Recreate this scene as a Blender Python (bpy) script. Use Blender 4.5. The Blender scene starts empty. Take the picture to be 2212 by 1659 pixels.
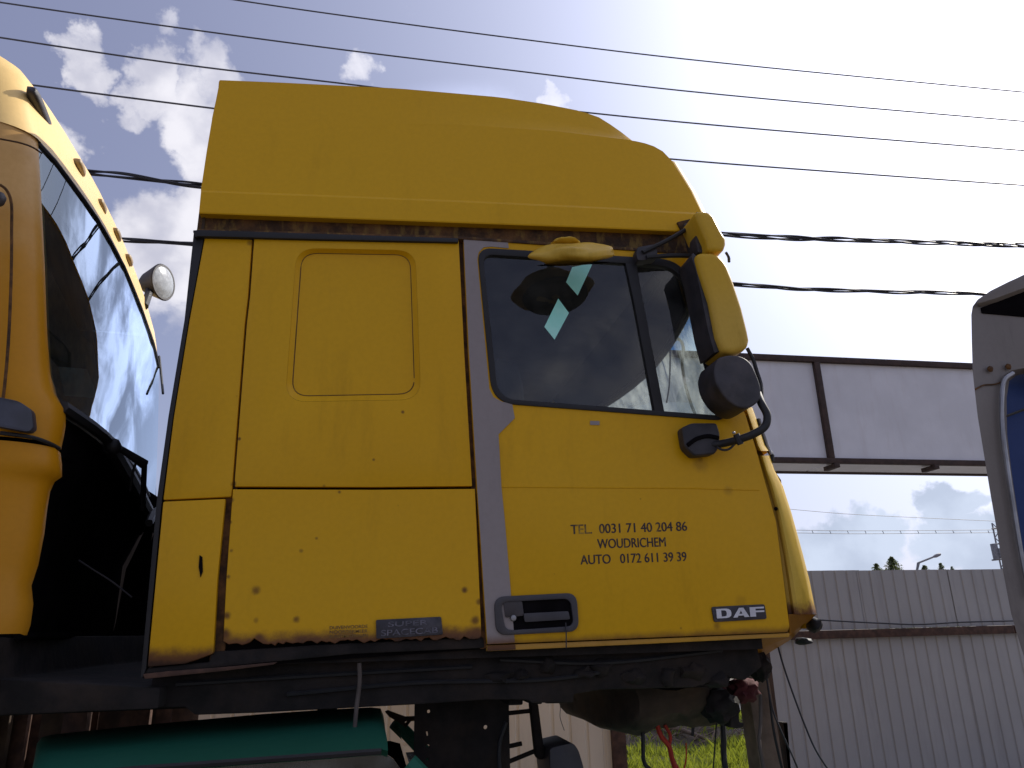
import bpy, bmesh, math, random
import numpy as np
from mathutils import Vector, Matrix, noise
random.seed(7); rng = np.random.default_rng(11)
S = bpy.context.scene; COL = S.collection
R = math.radians

# ---------------------------------------------------------------- camera
F = 1620.0; CX, CY = 1106.0, 829.5          # survey of the photograph (2212 x 1659 px)
def nrm(v): return v / np.linalg.norm(v)
ZC = nrm(np.array([-126., 4930., -F]))
XC = nrm(np.array([9000., -(9000.*ZC[0] + F*-ZC[2])/ZC[1], -F]))
YC = np.cross(ZC, XC)
M = np.array([XC, YC, ZC]); EYE = np.array([0, 0, 1.6])
def ray(u, v): return M @ np.array([u-CX, -(v-CY), -F])
def P(u, v, y):
    d = ray(u, v); return Vector(EYE + d*(y-EYE[1])/d[1])
def PX(u, v, x):
    d = ray(u, v); return Vector(EYE + d*(x-EYE[0])/d[0])
def PZ(u, v, z):
    d = ray(u, v); return Vector(EYE + d*(z-EYE[2])/d[2])
cam = bpy.data.cameras.new('camera'); co = bpy.data.objects.new('camera', cam); COL.objects.link(co)
co.matrix_world = Matrix([[*M[0], 0], [*M[1], 0], [*M[2], 1.6], [0, 0, 0, 1]])
cam.sensor_fit = 'HORIZONTAL'; cam.sensor_width = 36; cam.lens = 36*F/2212
cam.clip_start = .05; cam.clip_end = 3000
S.camera = co

# ---------------------------------------------------------------- sky, sun, exposure
SUN = Vector((1.06, .55, .955)).normalized()
S.view_settings.view_transform = 'Standard'; S.view_settings.look = 'None'
S.view_settings.gamma = 1; S.view_settings.use_curve_mapping = False
S.view_settings.exposure = 0.0
W = bpy.data.worlds.new('World'); S.world = W; W.use_nodes = True
NT = W.node_tree; NT.nodes.clear()
def N(nt, t, **k):
    n = nt.nodes.new(t)
    for a, b in k.items():
        if a.startswith('i_'):
            key = a[2:]; n.inputs[int(key) if key.isdigit() else key.replace('_', ' ')].default_value = b
        else: setattr(n, a, b)
    return n
def mth(nt, op, a, b=None, c=None, clamp=False):
    n = nt.nodes.new('ShaderNodeMath'); n.operation = op; n.use_clamp = clamp
    for i, x in enumerate((a, b, c)):
        if x is None: continue
        if isinstance(x, (int, float)): n.inputs[i].default_value = x
        else: nt.links.new(x, n.inputs[i])
    return n.outputs[0]
def mixc(nt, f, a, b, blend='MIX'):
    n = nt.nodes.new('ShaderNodeMix'); n.data_type = 'RGBA'; n.blend_type = blend
    for i, x in ((0, f), (6, a), (7, b)):
        if isinstance(x, (int, float)): n.inputs[i].default_value = x
        elif isinstance(x, (tuple, list)): n.inputs[i].default_value = (*x[:3], 1)
        else: nt.links.new(x, n.inputs[i])
    return n.outputs[2]
def sstep(nt, x, a, b):
    n = nt.nodes.new('ShaderNodeMapRange'); n.interpolation_type = 'SMOOTHSTEP'
    nt.links.new(x, n.inputs[0]); n.inputs[1].default_value = a; n.inputs[2].default_value = b
    return n.outputs[0]
tc = N(NT, 'ShaderNodeTexCoord'); gen = tc.outputs['Generated']
sky = N(NT, 'ShaderNodeTexSky', sky_type='NISHITA', sun_disc=False, dust_density=2.0, air_density=1.0, ozone_density=2.0)
sky.sun_elevation = math.asin(SUN.z); sky.sun_rotation = math.atan2(SUN.x, SUN.y)
def dotd(d):
    n = N(NT, 'ShaderNodeVectorMath', operation='DOT_PRODUCT'); NT.links.new(gen, n.inputs[0]); n.inputs[1].default_value = tuple(d)
    return n.outputs['Value']
cs = mth(NT, 'MAXIMUM', dotd(SUN), 0.0)
glow = mth(NT, 'ADD', mth(NT, 'MULTIPLY', mth(NT, 'POWER', cs, 3.2), 4.3), mth(NT, 'MULTIPLY', mth(NT, 'POWER', cs, 10.0), 11.0))
# clouds: cumulus field of noise, thickened round the directions where clouds stand
SEP = N(NT, 'ShaderNodeSeparateXYZ'); NT.links.new(gen, SEP.inputs[0])
n1 = N(NT, 'ShaderNodeTexNoise', i_Scale=6.5, i_Detail=9.0, i_Roughness=.62, i_Distortion=.25); NT.links.new(gen, n1.inputs['Vector'])
n2 = N(NT, 'ShaderNodeTexNoise', i_Scale=2.1, i_Detail=3.0, i_Roughness=.5); NT.links.new(gen, n2.inputs['Vector'])
wn = N(NT, 'ShaderNodeTexNoise', i_Scale=9.0, i_Detail=6.0, i_Roughness=.6); NT.links.new(gen, wn.inputs['Vector'])
w1 = N(NT, 'ShaderNodeVectorMath', operation='SUBTRACT'); NT.links.new(wn.outputs['Color'], w1.inputs[0]); w1.inputs[1].default_value = (.5, .5, .5)
w2 = N(NT, 'ShaderNodeVectorMath', operation='SCALE'); NT.links.new(w1.outputs[0], w2.inputs[0]); w2.inputs['Scale'].default_value = .17
w3 = N(NT, 'ShaderNodeVectorMath', operation='ADD'); NT.links.new(gen, w3.inputs[0]); NT.links.new(w2.outputs[0], w3.inputs[1])
w4 = N(NT, 'ShaderNodeVectorMath', operation='NORMALIZE'); NT.links.new(w3.outputs[0], w4.inputs[0]); warped = w4.outputs[0]
def blobs(lst, k=1.25):
    out = None
    for (u, v, r, w) in lst:
        d = Vector(ray(u, v)).normalized(); n = N(NT, 'ShaderNodeVectorMath', operation='DOT_PRODUCT'); NT.links.new(warped, n.inputs[0]); n.inputs[1].default_value = tuple(d)
        m = N(NT, 'ShaderNodeMapRange', interpolation_type='SMOOTHSTEP'); NT.links.new(n.outputs['Value'], m.inputs[0])
        m.inputs[1].default_value = math.cos(r/1700*k); m.inputs[2].default_value = 1.0; m.inputs[3].default_value = 0; m.inputs[4].default_value = w
        out = m.outputs[0] if out is None else mth(NT, 'MAXIMUM', out, m.outputs[0])
    return out
blob = blobs([(145, 75, 48, 1.), (170, 138, 48, 1.1), (200, 165, 30, .8), (315, 190, 72, 1.2), (285, 245, 46, .8), (405, 250, 74, .9), (440, 310, 92, 1.25), (455, 160, 60, .8),
              (420, 370, 70, .9), (155, 350, 60, .9), (350, 570, 125, 1.05), (420, 490, 70, .9), (290, 620, 90, .9), (400, 660, 100, .8), (352, 85, 38, .8),
              (790, 165, 48, .75), (1165, 235, 34, 1.)])
# general cumulus, thinner where the photograph looks up into clear sky
clear = sstep(NT, dotd(Vector(ray(900, 150)).normalized()), .62, .93)
gen_c = mth(NT, 'MULTIPLY', sstep(NT, n2.outputs[0], .46, .66), mth(NT, 'SUBTRACT', 1.0, clear))
fld = mth(NT, 'ADD', mth(NT, 'MULTIPLY', mth(NT, 'SUBTRACT', n1.outputs[0], .5), 2.0), mth(NT, 'MAXIMUM', blob, mth(NT, 'MULTIPLY', gen_c, .8)))
dens = sstep(NT, fld, .32, .95)
nsh = N(NT, 'ShaderNodeTexNoise', i_Scale=14.0, i_Detail=6.0); NT.links.new(gen, nsh.inputs['Vector'])
hz = mth(NT, 'POWER', mth(NT, 'SUBTRACT', 1.0, mth(NT, 'MAXIMUM', SEP.outputs[2], 0.0)), 4.0)
base = mixc(NT, .5, sky.outputs[0], (3.5, 3.55, 5.6))
base = mixc(NT, mth(NT, 'MULTIPLY', hz, .55), base, (6.0, 6.6, 9.2))
csh = mixc(NT, sstep(NT, nsh.outputs[0], .36, .66), (6.0, 6.0, 7.0), (9.6, 9.4, 9.9))
base = mixc(NT, mth(NT, 'MULTIPLY', dens, .88), base, csh)
gcol = N(NT, 'ShaderNodeVectorMath', operation='SCALE'); gcol.inputs[0].default_value = (.93, .97, 1.14); NT.links.new(glow, gcol.inputs['Scale'])
tot = mixc(NT, 1.0, base, gcol.outputs[0], 'ADD')
nci = N(NT, 'ShaderNodeTexNoise', i_Scale=6.5, i_Detail=7.0, i_Roughness=.58, i_Distortion=.5); NT.links.new(gen, nci.inputs['Vector'])
rr_ = Vector((.12, .90, .36)).normalized()      # cloud bank behind the cab, which the orange cab's windscreen mirrors
ci = mth(NT, 'MULTIPLY', sstep(NT, nci.outputs[0], .40, .60), sstep(NT, dotd(rr_), .945, .98))
cim = N(NT, 'ShaderNodeVectorMath', operation='SCALE'); NT.links.new(tot, cim.inputs[0]); NT.links.new(mth(NT, 'ADD', 1.0, mth(NT, 'MULTIPLY', ci, 2.2)), cim.inputs['Scale'])
tot = cim.outputs[0]
# backlit grey cloud banks low on the sun's side
b2 = blobs([(2050, 1078, 62, 1.), (2110, 1066, 48, .9), (1770, 1200, 80, 1.), (1850, 1190, 95, 1.1), (1930, 1165, 60, .9), (2110, 1195, 85, 1.), (2160, 1180, 70, 1.), (1700, 1260, 90, 1.), (2330, 1150, 120, 1.), (2500, 1250, 150, 1.)])
d2 = sstep(NT, mth(NT, 'ADD', mth(NT, 'MULTIPLY', mth(NT, 'SUBTRACT', n1.outputs[0], .5), 1.8), b2), .35, .85)
tot = mixc(NT, mth(NT, 'MULTIPLY', d2, .92), tot, mixc(NT, sstep(NT, nsh.outputs[0], .35, .65), (5.2, 6.0, 7.6), (6.6, 7.5, 9.2)))
bg = N(NT, 'ShaderNodeBackground', i_Strength=.1); NT.links.new(tot, bg.inputs[0])
wo = N(NT, 'ShaderNodeOutputWorld'); NT.links.new(bg.outputs[0], wo.inputs[0])
sl = bpy.data.lights.new('sun', 'SUN'); sl.energy = 4.8; sl.angle = R(.5); sl.color = (1, .93, .82)
so = bpy.data.objects.new('sun', sl); COL.objects.link(so); so.location = (0, 0, 30)
so.rotation_euler = SUN.to_track_quat('Z', 'Y').to_euler()

# ---------------------------------------------------------------- helpers
def tag(o, label=None, cat=None, group=None, kind=None):
    if label: o['label'] = label
    if cat: o['category'] = cat
    if group: o['group'] = group
    if kind: o['kind'] = kind
    return o
def thing(name, loc, label, cat, group=None):
    o = bpy.data.objects.new(name, None); COL.objects.link(o); o.location = loc; o.empty_display_size = .1
    o['wl'] = list(loc); return tag(o, label, cat, group)
def wl(o): return Vector(o['wl']) if o is not None else Vector((0, 0, 0))
def link(name, me, mat, parent, origin=None):
    """me holds world coordinates; origin defaults to the parent's"""
    og = wl(parent) if parent is not None else (Vector(origin) if origin is not None else Vector((0, 0, 0)))
    me.transform(Matrix.Translation(-og))
    o = bpy.data.objects.new(name, me); COL.objects.link(o)
    if parent is not None: o.parent = parent
    else: o.location = og
    o['wl'] = list(og)
    if mat: me.materials.append(mat)
    return o
def autosmooth(me, ang=35):
    bm = bmesh.new(); bm.from_mesh(me)
    for f in bm.faces: f.smooth = True
    for e in bm.edges:
        if len(e.link_faces) != 2 or e.calc_face_angle(0) > R(ang): e.smooth = False
    bm.to_mesh(me); bm.free()
def finish(bm, name, mat, parent, bevel=0, seg=2, smooth=35, origin=None, recalc=True):
    if recalc: bmesh.ops.recalc_face_normals(bm, faces=bm.faces)
    if bevel:
        es = [e for e in bm.edges if len(e.link_faces) == 2 and e.calc_face_angle(0) > R(28)]
        bmesh.ops.bevel(bm, geom=es, offset=bevel, segments=seg, profile=.6, affect='EDGES', clamp_overlap=True)
    me = bpy.data.meshes.new(name); bm.to_mesh(me); bm.free()
    if smooth: autosmooth(me, smooth)
    return link(name, me, mat, parent, origin)
def rounded(pts, r, seg=5):
    """round the corners of a 3D polygon; r one radius or one per corner"""
    out = []; n = len(pts)
    for i, p in enumerate(pts):
        rr = r[i] if isinstance(r, (list, tuple)) else r
        a, b = pts[i-1], pts[(i+1) % n]
        if rr <= 0: out.append(p.copy()); continue
        da, db = (a-p), (b-p); rr = min(rr, da.length*.49, db.length*.49)
        s, e = p+da.normalized()*rr, p+db.normalized()*rr
        for k in range(seg+1):
            t = k/seg; out.append(s*(1-t)**2 + p*2*t*(1-t) + e*t*t)
    return out
def plate(name, outer, holes, th, mat, parent, bevel=.003, dvec=None, seg=2, rough=0):
    """a sheet with openings: outer and holes are loops of points, th its thickness away from the camera"""
    d = dvec if dvec is not None else Vector((0, th, 0))
    bm = bmesh.new(); es = []; loops = []
    for lp in [outer]+list(holes):
        vs = [bm.verts.new(p) for p in lp]; loops.append(vs)
        for i in range(len(vs)): es.append(bm.edges.new((vs[i], vs[(i+1) % len(vs)])))
    if holes: bmesh.ops.triangle_fill(bm, use_beauty=True, use_dissolve=False, edges=es)
    else: bm.faces.new(loops[0])
    ff = list(bm.faces)
    if d.length > 0:
        back = {}
        for vs in loops:
            bk = [bm.verts.new(v.co+d) for v in vs]
            for i in range(len(vs)):
                j = (i+1) % len(vs); bm.faces.new((vs[i], vs[j], bk[j], bk[i])); back[vs[i]] = bk[i]
        for f in ff: bm.faces.new([back[v] for v in reversed(f.verts)])
    return finish(bm, name, mat, parent, bevel, seg)
def Q(pts, y): return [P(u, v, y) for u, v in pts]
def box(name, c, s, mat, parent, bevel=.004, rot=0, origin=None, taper=None):
    bm = bmesh.new(); bmesh.ops.create_cube(bm, size=1)
    bmesh.ops.scale(bm, vec=s, verts=bm.verts)
    if rot: bmesh.ops.rotate(bm, cent=(0, 0, 0), matrix=Matrix.Rotation(rot, 3, 'Z'), verts=bm.verts)
    bmesh.ops.translate(bm, vec=c, verts=bm.verts)
    return finish(bm, name, mat, parent, bevel, 2, origin=origin if origin is not None else c)
def catmull(pts, n):
    pts = [Vector(p) for p in pts]; q = [pts[0]*2-pts[1]]+pts+[pts[-1]*2-pts[-2]]; out = []
    for i in range(1, len(q)-2):
        p0, p1, p2, p3 = q[i-1:i+3]
        t0 = 0; t1 = t0+max(1e-4, (p1-p0).length**.5); t2 = t1+max(1e-4, (p2-p1).length**.5); t3 = t2+max(1e-4, (p3-p2).length**.5)
        for k in range(n):
            t = t1+(t2-t1)*k/n
            A1 = p0*((t1-t)/(t1-t0))+p1*((t-t0)/(t1-t0)); A2 = p1*((t2-t)/(t2-t1))+p2*((t-t1)/(t2-t1)); A3 = p2*((t3-t)/(t3-t2))+p3*((t-t2)/(t3-t2))
            B1 = A1*((t2-t)/(t2-t0))+A2*((t-t0)/(t2-t0)); B2 = A2*((t3-t)/(t3-t1))+A3*((t-t1)/(t3-t1))
            out.append(B1*((t2-t)/(t2-t1))+B2*((t-t1)/(t2-t1)))
    out.append(q[-2]); return out
def tube_into(bm, path, r, sides=8, cap=True):
    path = [Vector(p) for p in path]; up = Vector((.13, .21, .97)); rings = []
    for i, p in enumerate(path):
        t = (path[min(i+1, len(path)-1)]-path[max(i-1, 0)]).normalized()
        a = t.cross(up)
        if a.length < .05: a = t.cross(Vector((1, .1, 0)))
        a.normalize(); b = t.cross(a).normalized()
        rr = r[i] if isinstance(r, (list, tuple)) else r
        rings.append([bm.verts.new(p+(a*math.cos(2*math.pi*k/sides)+b*math.sin(2*math.pi*k/sides))*rr) for k in range(sides)])
    for A, B in zip(rings, rings[1:]):
        for k in range(sides): bm.faces.new((A[k], A[(k+1) % sides], B[(k+1) % sides], B[k]))
    if cap: bm.faces.new(rings[0]); bm.faces.new(rings[-1])
def tube(name, path, r, mat, parent, sides=8, smooth=40, origin=None):
    bm = bmesh.new(); tube_into(bm, path, r, sides)
    return finish(bm, name, mat, parent, 0, smooth=smooth, origin=origin if origin is not None else path[0])
def grid(name, rows, mat, parent, close=False, th=0, smooth=50, sub=0):
    bm = bmesh.new(); V = [[bm.verts.new(p) for p in r] for r in rows]
    for A, B in zip(V, V[1:]):
        for k in range(len(A)-1): bm.faces.new((A[k], A[k+1], B[k+1], B[k]))
    bmesh.ops.remove_doubles(bm, verts=bm.verts, dist=1e-5)
    o = finish(bm, name, mat, parent, 0, smooth=smooth)
    if th:
        m = o.modifiers.new('solid', 'SOLIDIFY'); m.thickness = th; m.offset = -1
    return o
def blobmesh(name, c, s, mat, parent, sub=3, amp=.1, fr=3, rot=None, seed=0, power=2.0):
    """super-ellipsoid with slight unevenness"""
    bm = bmesh.new(); bmesh.ops.create_icosphere(bm, subdivisions=sub, radius=1)
    for v in bm.verts:
        d = v.co.normalized(); k = (abs(d.x)**power+abs(d.y)**power+abs(d.z)**power)**(-1/power)
        d = d*k*(1+amp*noise.noise(d*fr+Vector((seed, 0, 0))))
        v.co = Vector((d.x*s[0], d.y*s[1], d.z*s[2]))
    if rot is not None: bmesh.ops.transform(bm, matrix=rot.to_4x4(), verts=bm.verts)
    bmesh.ops.translate(bm, vec=c, verts=bm.verts)
    return finish(bm, name, mat, parent, 0, smooth=60, origin=c)

# ---------------------------------------------------------------- materials
MAT = {}
def newmat(name):
    m = bpy.data.materials.new(name); m.use_nodes = True; nt = m.node_tree; MAT[name] = m
    return m, nt, nt.nodes['Principled BSDF']
def tn(nt, scale, detail=4, rough=.55, dist=0, vec=None, stretch=None):
    n = N(nt, 'ShaderNodeTexNoise', i_Scale=scale, i_Detail=detail, i_Roughness=rough, i_Distortion=dist)
    g = N(nt, 'ShaderNodeNewGeometry'); src = g.outputs['Position']
    if stretch:
        mp = N(nt, 'ShaderNodeMapping'); mp.inputs['Scale'].default_value = stretch; nt.links.new(src, mp.inputs[0]); src = mp.outputs[0]
    nt.links.new(src, n.inputs['Vector']); return n.outputs[0]
def posz(nt):
    g = N(nt, 'ShaderNodeNewGeometry'); s = N(nt, 'ShaderNodeSeparateXYZ'); nt.links.new(g.outputs['Position'], s.inputs[0]); return s.outputs
def bump(nt, p, h, strength=.2, dist=.01):
    b = N(nt, 'ShaderNodeBump', i_Strength=strength, i_Distance=dist); nt.links.new(h, b.inputs['Height']); nt.links.new(b.outputs[0], p.inputs['Normal'])
def simple(name, col, rough=.6, metal=0, var=.25, vs=9, bmp=.15, spec=.5, dirt=None, dirtamt=.5):
    m, nt, p = newmat(name)
    n = tn(nt, vs, 6); dk = tuple(c*(1-var) for c in col); lt = tuple(min(1, c*(1+var)) for c in col)
    c = mixc(nt, sstep(nt, n, .3, .7), dk, lt)
    if dirt: c = mixc(nt, mth(nt, 'MULTIPLY', sstep(nt, tn(nt, vs*.35, 7, .65), .45, .68), dirtamt), c, dirt)
    nt.links.new(c, p.inputs['Base Color']); p.inputs['Roughness'].default_value = rough; p.inputs['Metallic'].default_value = metal
    p.inputs['Specular IOR Level'].default_value = spec
    if bmp: bump(nt, p, tn(nt, vs*4, 5), bmp, .004)
    return m
def paint(name, col, faded, rough=.42, coat=.06, rust=.5, dirt=.35, zr=None, fade=.35, palez=None, spots=1.0, marks=()):
    """old lorry paint: patchy fading, rust freckles, run-off dirt, rust eaten edge above height zr"""
    m, nt, p = newmat(name)
    pz = posz(nt)
    f = mth(nt, 'MULTIPLY', sstep(nt, tn(nt, 1.6, 5, .25), .35, .75), fade)
    if palez: f = mth(nt, 'MAXIMUM', f, mth(nt, 'MULTIPLY', sstep(nt, mth(nt, 'ADD', pz[2], mth(nt, 'MULTIPLY', tn(nt, 5, 4), .35)), palez[0], palez[1]), palez[2]))
    c = mixc(nt, f, col, faded)
    c = mixc(nt, mth(nt, 'MULTIPLY', sstep(nt, tn(nt, 7, 8, .7, 0, stretch=(1, 1, .22)), .52, .78), dirt), c, tuple(x*.55 for x in col))
    fine = mth(nt, 'MULTIPLY', sstep(nt, tn(nt, 60, 3), .3, .7), .10)
    c = mixc(nt, fine, c, tuple(x*.6 for x in col))
    # freckles of rust
    vo = N(nt, 'ShaderNodeTexVoronoi', i_Scale=5.5); g = N(nt, 'ShaderNodeNewGeometry'); nt.links.new(g.outputs['Position'], vo.inputs['Vector'])
    vr = N(nt, 'ShaderNodeSeparateColor'); nt.links.new(vo.outputs['Color'], vr.inputs[0])
    pick = mth(nt, 'GREATER_THAN', vr.outputs[0], 1-.28*spots)
    size = mth(nt, 'MULTIPLY', vr.outputs[1], .075)
    dd = mth(nt, 'ADD', vo.outputs['Distance'], mth(nt, 'MULTIPLY', tn(nt, 45, 3), .05))
    spot = mth(nt, 'MULTIPLY', mth(nt, 'SUBTRACT', 1.0, sstep(nt, mth(nt, 'SUBTRACT', dd, size), .0, .045)), pick)
    c = mixc(nt, mth(nt, 'MULTIPLY', spot, rust), c, (.11, .035, .008))
    nz_ = mth(nt, 'MULTIPLY', mth(nt, 'SUBTRACT', tn(nt, 28, 5, .65), .5), .9)
    for (mu, mv, mr, ms_) in marks:      # rust spots seen on the side, (pixel, radius, strength)
        c_ = P(mu, mv, 2.6); dn = N(nt, 'ShaderNodeVectorMath', operation='DISTANCE'); nt.links.new(g.outputs['Position'], dn.inputs[0]); dn.inputs[1].default_value = tuple(c_)
        q_ = mth(nt, 'ADD', mth(nt, 'DIVIDE', dn.outputs['Value'], mr*.00125), nz_)
        c = mixc(nt, mth(nt, 'MULTIPLY', mth(nt, 'SUBTRACT', 1.0, sstep(nt, q_, .25, 1.15)), ms_), c, (.10, .035, .012))
    rr = rough
    if zr is not None:
        e = mth(nt, 'SUBTRACT', pz[2], mth(nt, 'MULTIPLY', tn(nt, 14, 8, .7), zr[1]))
        if len(zr) > 2: e = mth(nt, 'SUBTRACT', e, mth(nt, 'MULTIPLY', pz[0], zr[2]))
        c = mixc(nt, mth(nt, 'SUBTRACT', 1.0, sstep(nt, e, zr[0]-.012, zr[0]+.03)), c, (.15, .062, .022))
        c = mixc(nt, mth(nt, 'SUBTRACT', 1.0, sstep(nt, e, zr[0]-.035, zr[0]-.008)), c, (.045, .022, .014))
    nt.links.new(c, p.inputs['Base Color'])
    rn = mth(nt, 'ADD', mth(nt, 'MULTIPLY', tn(nt, 12, 6), .25), rr-.1); nt.links.new(rn, p.inputs['Roughness'])
    p.inputs['Specular IOR Level'].default_value = .2; p.inputs['Coat Weight'].default_value = coat; p.inputs['Coat Roughness'].default_value = .16
    bump(nt, p, mth(nt, 'ADD', tn(nt, 2.2, 2), mth(nt, 'MULTIPLY', tn(nt, 130, 2), .03)), .25, .006)
    return m
YEL = (.70, .375, .004); YELF = (.69, .40, .010)
UPM = [(728, 638, 5, .9), (870, 890, 6, .8), (807, 993, 5, .7), (504, 1045, 9, .95), (517, 948, 6, .9), (511, 855, 4, .7), (878, 348, 4, .8), (1103, 560, 3, .6), (540, 524, 12, .6), (700, 1050, 5, .5), (431, 1222, 16, .35)]
LOM = [(684, 1163, 6, .8), (651, 1190, 7, .6), (553, 1275, 14, .75), (640, 1338, 12, .8), (553, 1340, 9, .5), (1003, 1275, 10, .9), (733, 1063, 6, .8), (500, 1080, 9, .8), (497, 1128, 7, .9), (500, 1190, 6, .7), (494, 1246, 7, .8), (489, 1330, 13, .85), (486, 1370, 18, .95), (1026, 1340, 14, .8), (1034, 1300, 10, .7), (1030, 1365, 16, .9), (560, 1378, 14, .9), (650, 1385, 16, .6), (860, 1092, 3, .6)]
DOM = [(1510, 1002, 30, .30), (1512, 992, 12, .45), (1573, 1060, 18, .3), (1383, 1078, 4, .8), (1197, 1240, 4, .5), (1548, 1352, 14, .5), (1600, 1300, 22, .18), (1160, 520, 4, .9), (1470, 1357, 5, .7), (1340, 1305, 3, .5)]
paint('cab_yellow', YEL, YELF, rust=.75, marks=UPM, spots=.5)
paint('cab_yellow_low', YEL, YELF, rust=.85, zr=(1.568, .06, .012), spots=.8, marks=LOM)
paint('cab_yellow_corner', YEL, YELF, rust=.85, zr=(1.535, .05, -.0), spots=.8, dirt=.5)
paint('roof_yellow', (.70, .385, .005), (.69, .395, .008), rust=.5, spots=.25, dirt=.2)
paint('door_yellow', (.70, .375, .004), YELF, rust=.6, spots=.3, zr=(1.533, .03, .016), marks=DOM)
paint('lip_yellow', (.62, .33, .02), (.45, .25, .06), fade=.8, dirt=.8, rust=.8, spots=1.2)
paint('front_yellow', (.66, .41, .02), (.72, .55, .16), rust=.9, fade=.7, spots=.8, dirt=.6, zr=(1.60, .10))
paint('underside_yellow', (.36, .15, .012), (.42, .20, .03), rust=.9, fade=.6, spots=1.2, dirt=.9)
paint('mirror_yellow', (.60, .36, .02), (.58, .42, .11), rust=.9, fade=.6, spots=1.3, dirt=.9)
paint('orange_tan', (.54, .235, .004), (.60, .36, .13), rust=.3, fade=.12, palez=(2.85, 3.25, .95), dirt=.25, spots=.3)  # orange, turning paler and tan towards the top
paint('cream_roof', (.86, .60, .24), (.88, .66, .34), rust=.4, fade=.6, spots=.3, dirt=.3)
paint('grey_stripe', (.30, .262, .255), (.33, .295, .28), coat=.1, rust=.4, spots=.4, dirt=.25, zr=(1.553, .02))
paint('grey_fairing', (.17, .15, .135), (.27, .25, .245), rough=.5, coat=.15, rust=.5, dirt=.9, fade=.7, spots=.4)
paint('blue_paint', (.02, .045, .16), (.03, .06, .19), rust=.2)
paint('green_paint', (.011, .095, .06), (.016, .105, .07), rust=.3, rough=.6, spots=.5)
simple('rubber', (.012, .012, .014), .62, bmp=.1)
simple('black_plastic', (.028, .026, .032), .55, var=.4, vs=14, dirt=(.09, .07, .06), dirtamt=.4)
simple('dark_trim', (.045, .05, .075), .45, var=.3, dirt=(.07, .06, .055), dirtamt=.3)
simple('handle_grey', (.04, .038, .046), .5, var=.2, dirt=(.09, .08, .07), dirtamt=.3)
simple('underbody', (.012, .009, .008), .9, var=.6, vs=12, bmp=.7, dirt=(.035, .022, .014), dirtamt=.6)
simple('belly', (.045, .030, .020), .9, var=.5, vs=8, bmp=.6, dirt=(.09, .055, .028), dirtamt=.6)
simple('rust_steel', (.075, .038, .025), .85, var=.4, vs=15, bmp=.4, dirt=(.03, .018, .014))
simple('brown_beam', (.045, .024, .018), .75, var=.3, bmp=.2)
simple('cable_black', (.015, .015, .022), .5, bmp=0)
simple('wire_grey', (.09, .09, .11), .5, bmp=0)
simple('white_letter', (.62, .62, .66), .5, var=.12)
simple('badge_letter', (.10, .095, .12), .5, var=.5, vs=60)
simple('badge_black', (.022, .020, .028), .45, var=.5, vs=40, dirt=(.10, .09, .10), dirtamt=.5)
simple('rust_groove', (.10, .045, .012), .9, var=.6, vs=30, dirt=(.03, .016, .01), dirtamt=.8)
simple('interior', (.03, .028, .034), .9, spec=.1)
simple('interior_dark', (.008, .007, .008), 1.0, spec=0, bmp=0)
simple('seat_cloth', (.16, .10, .055), .95, vs=20)
simple('paper', (.5, .52, .48), .9)
simple('road_mat', (.16, .165, .18), .9, vs=3)
simple('soil', (.06, .045, .03), .95, var=.5, vs=4, bmp=.8)
simple('ground_mat', (.13, .11, .085), .95, var=.35, vs=.8, bmp=.6)
simple('wood_post', (.16, .115, .085), .85, var=.4, vs=7, bmp=.5)
simple('steel_grey', (.3, .3, .31), .4, metal=.7)
simple('red_plastic', (.10, .018, .022), .85, dirt=(.05, .01, .01))
simple('red_strap', (.45, .03, .015), .7)
simple('white_pipe', (.75, .75, .75), .5)
simple('pole_grey', (.22, .22, .24), .6)
simple('lamp_glass_mat', (.40, .42, .43), .12, var=.2, vs=40)
simple('tan_strap', (.10, .08, .07), .8)
simple('lamp_tan', (.34, .24, .12), .5)
simple('far_building', (.25, .24, .25), .8)
def sheetmetal(name, col, dirt, amt=.4):
    m, nt, p = newmat(name)
    c = mixc(nt, sstep(nt, tn(nt, 1.1, 5), .3, .7), tuple(x*.88 for x in col), col)
    c = mixc(nt, mth(nt, 'MULTIPLY', sstep(nt, tn(nt, 5, 8, .7, stretch=(1, 1, .12)), .5, .75), amt), c, dirt)
    nt.links.new(c, p.inputs['Base Color']); p.inputs['Roughness'].default_value = .5
    bump(nt, p, tn(nt, 3, 3), .2, .01); return m
sheetmetal('fence_grey', (.39, .375, .36), (.18, .165, .16))
sheetmetal('fence_cream', (.72, .64, .52), (.5, .42, .33), .5)
sheetmetal('panel_white', (.72, .71, .74), (.55, .5, .5), .35)
# dirty rail under the high roof
m, nt, p = newmat('gutter_rust')
c = mixc(nt, sstep(nt, tn(nt, 9, 8, .7), .35, .65), (.035, .018, .010), (.15, .07, .022))
c = mixc(nt, mth(nt, 'MULTIPLY', sstep(nt, tn(nt, 34, 5, .6, stretch=(1, 1, .3)), .50, .66), .6), c, (.24, .15, .035))
nt.links.new(c, p.inputs['Base Color']); p.inputs['Roughness'].default_value = .9; bump(nt, p, tn(nt, 40, 6), .7, .01)
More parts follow.
